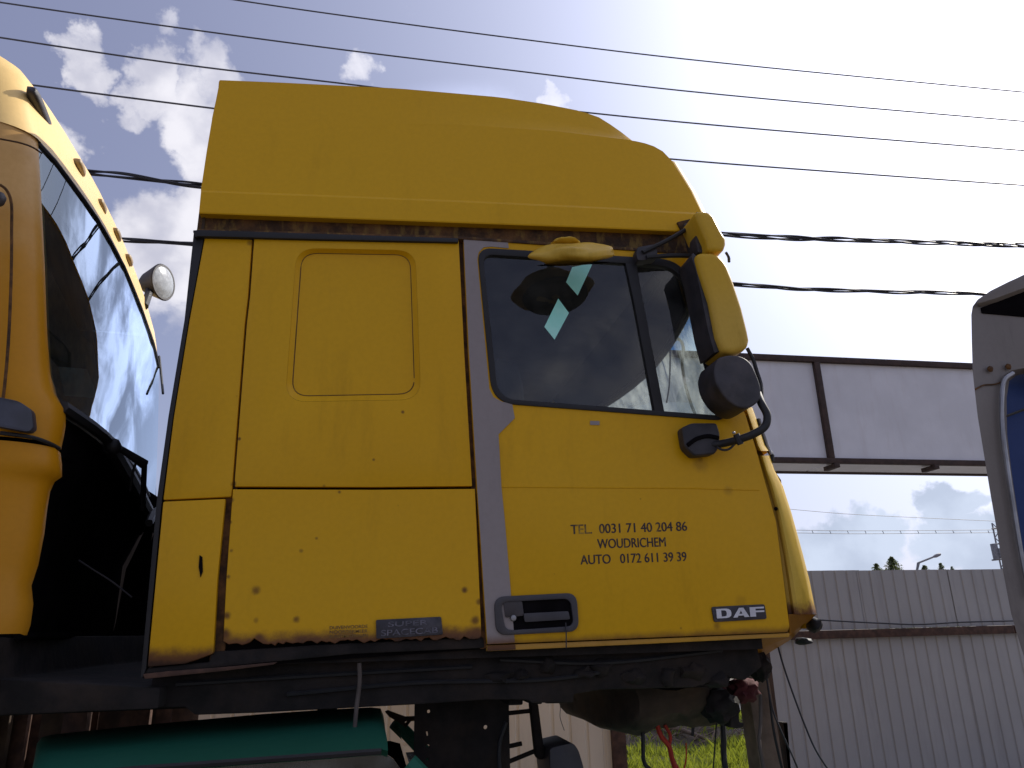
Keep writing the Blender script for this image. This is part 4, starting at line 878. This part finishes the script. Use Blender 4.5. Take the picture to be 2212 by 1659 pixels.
tube('front_pillar', [Vector((.12, 2.40, 1.24)), Vector((.30, 2.37, 1.07)), Vector((.50, 2.34, .86))], .035, MAT['green_paint'], gc, 8)
tube('front_pillar', [Vector((.12, 3.54, 1.24)), Vector((.30, 3.56, 1.07)), Vector((.50, 3.58, .86))], .03, MAT['green_paint'], gc, 8)
tube('window_seal', Q([(112, 1678), (300, 1661), (560, 1642), (824, 1623)], 2.40), .009, MAT['rubber'], gc, 6)
grid('windshield', [[Vector((.13, y, 1.235)) for y in (2.42, 3.0, 3.5)], [Vector((.52, y, .85)) for y in (2.40, 3.0, 3.55)]], MAT['car_glass'], gc)
grid('rear_window', [[Vector((-1.02, y, 1.10)) for y in (2.42, 3.0, 3.5)], [Vector((-1.35, y, .86)) for y in (2.40, 3.0, 3.55)]], MAT['car_glass'], gc)
for x in (-1.1, 1.0):
    for y in (2.36, 3.5):
        bm = bmesh.new(); bmesh.ops.create_cone(bm, cap_ends=True, segments=24, radius1=.28, radius2=.28, depth=.18); bmesh.ops.rotate(bm, cent=(0, 0, 0), matrix=Matrix.Rotation(R(90), 3, 'X'), verts=bm.verts); bmesh.ops.translate(bm, vec=(x, y, .28), verts=bm.verts); finish(bm, 'wheel', MAT['rubber'], gc, .02)

# rusty sheet stack seen between the rack and the green car
rs = thing('scrap_pile', (-2.6, 5.6, 0), 'pile of rusty brown scrap sheets standing behind the green car', 'scrap')
for k in range(24):
    x = -3.4+k*.098+rg.uniform(-.03, .03); box('scrap_sheet', (x, 5.6+rg.uniform(-.15, .15), .70), (.13+rg.uniform(0, .05), .05, 1.42+rg.uniform(-.05, .03)), MAT['rust_steel' if k % 3 else 'belly'], rs, .004, rot=rg.uniform(-.4, .4))

box('scrap_sheet', (-2.62, 5.95, .70), (2.28, .04, 1.42), MAT['rust_steel'], rs, .004)

# ================================================================ orange cab on the left
oc = thing('orange_truck_cab', (-1.8, 3.6, 1.4), 'orange and tan lorry cab with big raked windscreen at the left edge', 'truck cab')
def interp(tab, y):
    for (a, b), (c, d) in zip(tab, tab[1:]):
        if y <= c: 
            t = (y-a)/(c-a); return b+(d-b)*t
    return tab[-1][1]
TT = [(2.47, -1.198), (2.60, -1.180), (2.80, -1.171), (3.0, -1.168), (3.2, -1.176), (3.45, -1.192), (3.87, -1.237), (4.45, -1.314), (4.9, -1.39), (5.0, -1.44)]
TS = [(2.40, -1.275), (2.50, -1.258), (2.62, -1.244), (2.80, -1.236), (3.2, -1.238), (3.46, -1.255), (3.7, -1.274), (4.06, -1.31), (4.46, -1.362), (4.9, -1.43), (5.0, -1.48)]
TB = [(2.50, -.985), (2.7, -.975), (2.92, -.975), (3.4, -1.03), (3.9, -1.11), (4.4, -1.205), (4.9, -1.305), (5.0, -1.36)]
ys = [2.5, 2.6, 2.72, 2.85, 3.0, 3.2, 3.45, 3.7, 3.95, 4.2, 4.45, 4.7, 4.9]
rws = []
for s in [0, .15, .3, .45, .6, .75, .9, 1]:
    rws.append([Vector((interp(TT, y)*(1-s)+interp(TB, y)*s+.005*math.sin(s*math.pi), y, 3.27*(1-s)+2.31*s)) for y in ys])
# keep the near edge on the traced pillar line
near = [(82, 303), (88, 400), (92, 480), (96, 560), (99, 640), (102, 720), (107, 800), (118, 850), (137, 882)]
nearp = [P(u, v, 2.5) for u, v in near]
nz = sorted([(p.z, p.x) for p in nearp])
def nearx(z): return interp(nz, z)
for r_ in rws:
    d = nearx(r_[0].z)-r_[0].x
    for k, p in enumerate(r_): p.x += d*max(0, 1-(p.y-2.5)/1.0)
ws = grid('windscreen', rws, MAT['orange_cab_glass'], oc, smooth=80)
tube('screen_seal', [p+Vector((.004, 0, 0)) for p in rws[0]], .007, MAT['handle_grey'], oc, 6)
tube('screen_seal', [p for p in rws[-1]], .02, MAT['rubber'], oc, 6)
# roof cap: front band + rolled top
COR = [(-.21*(1-math.cos(R(a))), -.125*math.sin(R(a))) for a in (10, 20, 30, 40, 50, 60, 70, 80, 90)]
rb_ = []; sd_ = []
ysr = [2.5, 2.6, 2.72, 2.85, 3.0, 3.2, 3.45, 3.7, 3.95, 4.2, 4.45, 4.7, 4.9]
for z, fx, off, yin in ((3.275, 0, 0, 0), (3.33, .42, .002, 0), (3.40, .80, .003, .003), (3.45, 1, 0, .008), (3.52, 1, -.018, .02), (3.59, 1, -.06, .045), (3.65, 1, -.12, .09), (3.69, 1, -.22, .15), (3.71, 1, -.42, .24), (3.72, 1, -.9, .4)):
    pts = [Vector((interp(TT, y)*(1-fx)+interp(TS, y)*fx+off, y+yin*max(0, 1-(y-2.5)), z)) for y in ysr]
    e = pts[0]; cor = [e+Vector((dx, dy, 0)) for dx, dy in COR]
    rb_.append([Vector((e.x-1.6, cor[-1].y-.002, z)), Vector((e.x-.6, cor[-1].y-.002, z))]+cor[::-1]+pts)
grid('roof_front', rb_, MAT['cream_roof'], oc, smooth=80)
# near corner panel, from windscreen edge round to the side
edge = [(82, 303), (88, 400), (92, 480), (96, 560), (99, 640), (102, 720), (107, 800), (118, 850), (137, 882), (137, 915), (134, 934), (127, 966)]
def crn(name, edge, mat, dy=0, grow=1.0):
    rws = []
    for u, v in edge:
        e = P(u, v, 2.5+dy)
        rws.append([e+Vector((-.004, .03, 0)), e, *[e+Vector((-.21*(1-math.cos(R(a))), -.125*math.sin(R(a)), .004)) for a in (10, 20, 30, 40, 50, 60, 70, 80, 90)], e+Vector((-.6, -.127, .004)), e+Vector((-1.6, -.127, .004))])
    return grid(name, rws, mat, oc, smooth=60)
crn('corner_panel', edge, MAT['orange_tan'])
edge2 = [(126, 974), (129, 1000), (129, 1026), (113, 1037), (103, 1058), (96, 1100), (90, 1152), (77, 1218), (62, 1264), (66, 1304), (60, 1350), (52, 1372)]
crn('lower_corner_panel', edge2, MAT['orange_tan'], -.01)
tube('panel_seam', catmull([P(128, 969, 2.49), P(105, 957, 2.44), P(70, 945, 2.40), (P(0, 935, 2.37))], 4), .006, MAT['rubber'], oc, 6)
tube('panel_seam', catmull([P(90, 331, 2.47), P(70, 318, 2.42), P(45, 309, 2.39), P(0, 300, 2.35)], 4), .003, MAT['rust_groove'], oc, 6)
tube('door_seam', catmull([P(0, 399, 2.36), P(12, 408, 2.365), P(23, 430, 2.372), (P(25, 500, 2.378)), P(24, 600, 2.378), P(18, 740, 2.378), P(8, 850, 2.375), P(0, 900, 2.37)], 5), .0045, MAT['rust_groove'], oc, 6)
blobmesh('side_mirror_joint', P(-4, 430, 2.33), (.022, .02, .026), MAT['black_plastic'], oc, 3, .1, 2)
# black indicator recess
plate('side_lamp', rounded([P(-30, 852, 2.32), P(40, 866, 2.345), P(68, 885, 2.375), P(72, 925, 2.385), P(60, 933, 2.375), P(-30, 916, 2.32)], .012, 3), [], .03, MAT['dark_trim'], oc, .008)
# dark open front below the windscreen
rws = []
for z, off in ((2.30, -.01), (2.22, -.03), (2.0, -.10), (1.7, -.10), (1.42, -.12)):
    rws.append([Vector((interp(TB, y)+off-.02, y, z)) for y in [2.5, 2.56, 2.7, 2.92, 3.2, 3.5, 3.9, 4.4, 4.9, 4.97]])
grid('open_front', rws, MAT['interior_dark'], oc, smooth=50)
for k, z in enumerate((2.20, 1.62)): tube('front_crossbar', [Vector((interp(TB, y)-.06-.04*k, y, z)) for y in (2.7, 3.2, 3.9, 4.8)], .014, MAT['interior_dark'], oc, 6)
plate('front_base', [Vector((x, 2.62, z)) for x, z in ((-2.6, 1.40), (-1.0, 1.40), (-.62, 1.40), (-.62, 1.46), (-1.08, 1.5), (-1.1, 1.62), (-2.6, 1.62))], [], 2.2, MAT['underbody'], oc, .01)
tube('front_hose', catmull([P(170, 1210, 2.9), P(200, 1230, 2.9), P(240, 1255, 2.9), P(285, 1290, 2.9)], 4), .003, MAT['handle_grey'], oc, 6)
box('dark_gap_block', (-1.45, 5.2, 1.79), (1.9, .42, .84), MAT['interior_dark'], oc, 0)  # added black block, hides bright slivers beside the open front
# interior
box('cab_floor', (-2.0, 3.7, 1.62), (1.6, 2.3, .05), MAT['interior_dark'], oc, 0)
box('cab_back', (-2.7, 3.7, 2.6), (.05, 2.5, 2.2), MAT['interior_dark'], oc, 0)
box('cab_ceiling', (-2.1, 3.7, 3.5), (1.2, 2.3, .03), MAT['interior_dark'], oc, 0)
plate('far_side', [Vector((x, 4.97, z)) for x, z in [(-2.7, 1.6), (-1.35, 1.6), (-1.32, 2.3), (-1.46, 3.5), (-2.7, 3.6)]], [], .03, MAT['interior_dark'], oc, 0)
box('dashboard', (-1.32, 3.7, 2.27), (.36, 2.2, .14), MAT['interior_dark'], oc, .03)
# inner pillar trim and seats
plate('seat', [PX(u, v, -1.45) for u, v in [(100, 560), (150, 660), (178, 722), (205, 745), (222, 880), (235, 960), (110, 960)]], [], .1, MAT['seat_cloth'], oc, .02, dvec=Vector((-.25, 0, 0)))
plate('paper_sheet', [PX(u, v, -1.30) for u, v in [(127, 792), (188, 797), (212, 860), (140, 855)]], [], .002, MAT['paper'], oc, 0, dvec=Vector((-.004, 0, 0)))
plate('screen_sticker', [PX(u, v, -1.05) for u, v in [(190, 915), (290, 914), (300, 928), (297, 985), (240, 960)]], [], .001, MAT['paper'], oc, 0, dvec=Vector((-.003, 0, 0))) if False else None
# wiper
w0 = P(228, 948, 2.95); w1 = P(312, 1003, 3.1); w2 = P(308, 1100, 3.3)
wp = tube('wiper_arm', [w0, w0*.5+w1*.5, w1], [.008, .014, .02], MAT['rubber'], oc, 8)
tube('wiper_blade', [w1, w1*.5+w2*.5, w2], .011, MAT['rubber'], wp, 6); tube('wiper_rod', [P(293, 1001, 3.1), P(287, 1020, 3.1), P(281, 1060, 3.15)], .005, MAT['rubber'], wp, 6)
blobmesh('wiper_pivot', P(245, 965, 2.95), (.03, .03, .03), MAT['rubber'], oc, 2, .2, 3)
tube('front_bracket', catmull([P(322, 1130, 3.6), P(333, 1108, 3.8), P(345, 1100, 3.9)], 4), .018, MAT['rubber'], oc, 6)
tube('cowl_rail', [P(240, 965, 3.0), P(285, 1040, 3.5), P(320, 1105, 4.2), P(345, 1150, 4.7)], .03, MAT['rubber'], oc, 8)
# marker lamps on the roof band
def marker(u, v, z, sz, mat):
    return blobmesh('marker_lamp', PZ(u, v, z), sz, MAT[mat], oc, 3, .05, 2, rot=Matrix.Rotation(R(8), 3, 'Z'), power=3.5)
marker(86, 241, 3.46, (.022, .13, .022), 'black_plastic')
for u, v in ((171, 362), (218, 446), (251, 507), (277, 562)): marker(u, v, 3.45, (.020, .055, .016), 'lamp_tan')
tube('aerial', [PZ(344, 770, 3.4), PZ(352, 850, 3.0)], .008, MAT['rubber'], oc, 5)
# round work lamp on a stalk
LS = 1.38; lc = P(350, 610, 4.55); ax = Vector((.93, -.36, -.03)).normalized()
wlamp = blobmesh('work_lamp', lc-ax*.06, (.062, .062, .072), MAT['rust_steel'], oc, 3, .03, 3)
bm = bmesh.new(); m4 = Matrix.Translation(lc)@ax.to_track_quat('Z', 'Y').to_matrix().to_4x4()
prof_l = [(.028, -.10), (.048, -.075), (.068, -.03), (.080, -.005), (.084, .004), (.080, .010), (.072, .010)]
rg_ = [[bm.verts.new(m4@Vector((LS*r*math.cos(a), LS*r*math.sin(a), LS*z))) for a in [i*2*math.pi/28 for i in range(28)]] for r, z in prof_l]
for A_, B_ in zip(rg_, rg_[1:]):
    for i in range(28): bm.faces.new((A_[i], A_[(i+1) % 28], B_[(i+1) % 28], B_[i]))
bm.faces.new(rg_[0]); finish(bm, 'lamp_shell', MAT['black_plastic'], wlamp, 0, smooth=40)
bm = bmesh.new(); rg_ = [[bm.verts.new(m4@Vector((LS*r*math.cos(a), LS*r*math.sin(a), LS*z))) for a in [i*2*math.pi/28 for i in range(28)]] for r, z in [(.074, .008), (.055, .015), (.03, .020)]]
for A_, B_ in zip(rg_, rg_[1:]):
    for i in range(28): bm.faces.new((A_[i], A_[(i+1) % 28], B_[(i+1) % 28], B_[i]))
bm.faces.new(rg_[-1]); finish(bm, 'lamp_lens', MAT['lamp_glass_mat'], wlamp, 0, smooth=60)
tube('lamp_stalk', [lc-ax*.09, P(322, 632, 4.5), P(312, 662, 4.3)], .022, MAT['rubber'], wlamp, 8)

# ================================================================ grey fairing at the right edge
gf = thing('grey_lorry_fairing', (2.4, 2.25, 1.2), 'dirty grey side fairing of a lorry standing at the right edge', 'truck fairing')
out = [(2330, 545), (2212, 594), (2180, 608), (2140, 628), (2112, 647), (2101, 662), (2098, 680), (2099, 735), (2101, 800), (2104, 830), (2112, 900), (2126, 985), (2140, 1070), (2154, 1150), (2168, 1240), (2184, 1325), (2206, 1400), (2260, 1560), (2330, 1560)]
sh = Q(out, 2.25)
inn = Q([(2330, 830), (2212, 795), (2185, 800), (2168, 812), (2162, 850), (2163, 930), (2172, 1010), (2185, 1100), (2200, 1200), (2222, 1300), (2262, 1480), (2330, 1500)], 2.25)
plate('fairing_panel', sh, [inn], .06, MAT['grey_fairing'], gf, .014, seg=4, dvec=Vector((.07, .05, 0)))
plate('top_lip', Q([(2330, 540), (2212, 592), (2170, 612), (2128, 634), (2108, 650), (2112, 656), (2150, 645), (2212, 622), (2330, 575)], 2.22), [], .10, MAT['grey_fairing'], gf, .006, dvec=Vector((.11, .09, 0)))
plate('dark_recess', Q([(2330, 590), (2212, 628), (2160, 650), (2120, 664), (2122, 676), (2212, 684), (2330, 684)], 2.245), [], .01, MAT['interior_dark'], gf, .003)
plate('blue_body', Q([(2330, 780), (2212, 790), (2180, 800), (2160, 830), (2158, 930), (2180, 1110), (2205, 1260), (2250, 1520), (2330, 1540)], 2.34), [], .3, MAT['blue_paint'], gf, .01, dvec=Vector((.34, .25, 0)))
tube('edge_pipe', catmull(Q([(2188, 806), (2170, 820), (2164, 860), (2166, 930), (2176, 1010), (2188, 1090), (2203, 1180), (2225, 1290)], 2.235), 5), .008, MAT['steel_grey'], gf, 8)
tube('panel_seam', catmull(Q([(2107, 841), (2125, 832), (2150, 830), (2170, 822)], 2.247), 3), .003, MAT['rust_groove'], gf, 5)
for u, v in ((2139, 797), (2178, 792)): blobmesh('fixing_bolt', P(u, v, 2.24), (.012, .008, .012), MAT['rust_groove'], gf, 2, .3, 4)
tube('seam_pipe', Q([(2158, 905), (2212, 885), (2300, 850)], 2.30), .005, MAT['rubber'], gf, 5)
bx = box('support_frame', (3.1, 2.5, .72), (.5, .3, 1.44), MAT['underbody'], gf, .02)
plate('lorry_body', [Vector((x, 2.40, z)) for x, z in ((2.52, 1.0), (3.9, 1.0), (3.9, 2.66), (3.7, 2.78), (2.66, 2.72))], [], 1, MAT['blue_paint'], gf, .04, dvec=Vector((1.06, 1.0, 0)), seg=3)
for x in (2.75, 3.6):
    bm = bmesh.new(); bmesh.ops.create_cone(bm, cap_ends=True, segments=28, radius1=.48, radius2=.48, depth=.28); bmesh.ops.rotate(bm, cent=(0, 0, 0), matrix=Matrix.Rotation(R(90), 3, 'X'), verts=bm.verts); bmesh.ops.translate(bm, vec=(x+.35, 2.65, .48), verts=bm.verts); finish(bm, 'wheel', MAT['rubber'], gf, .03)
    break
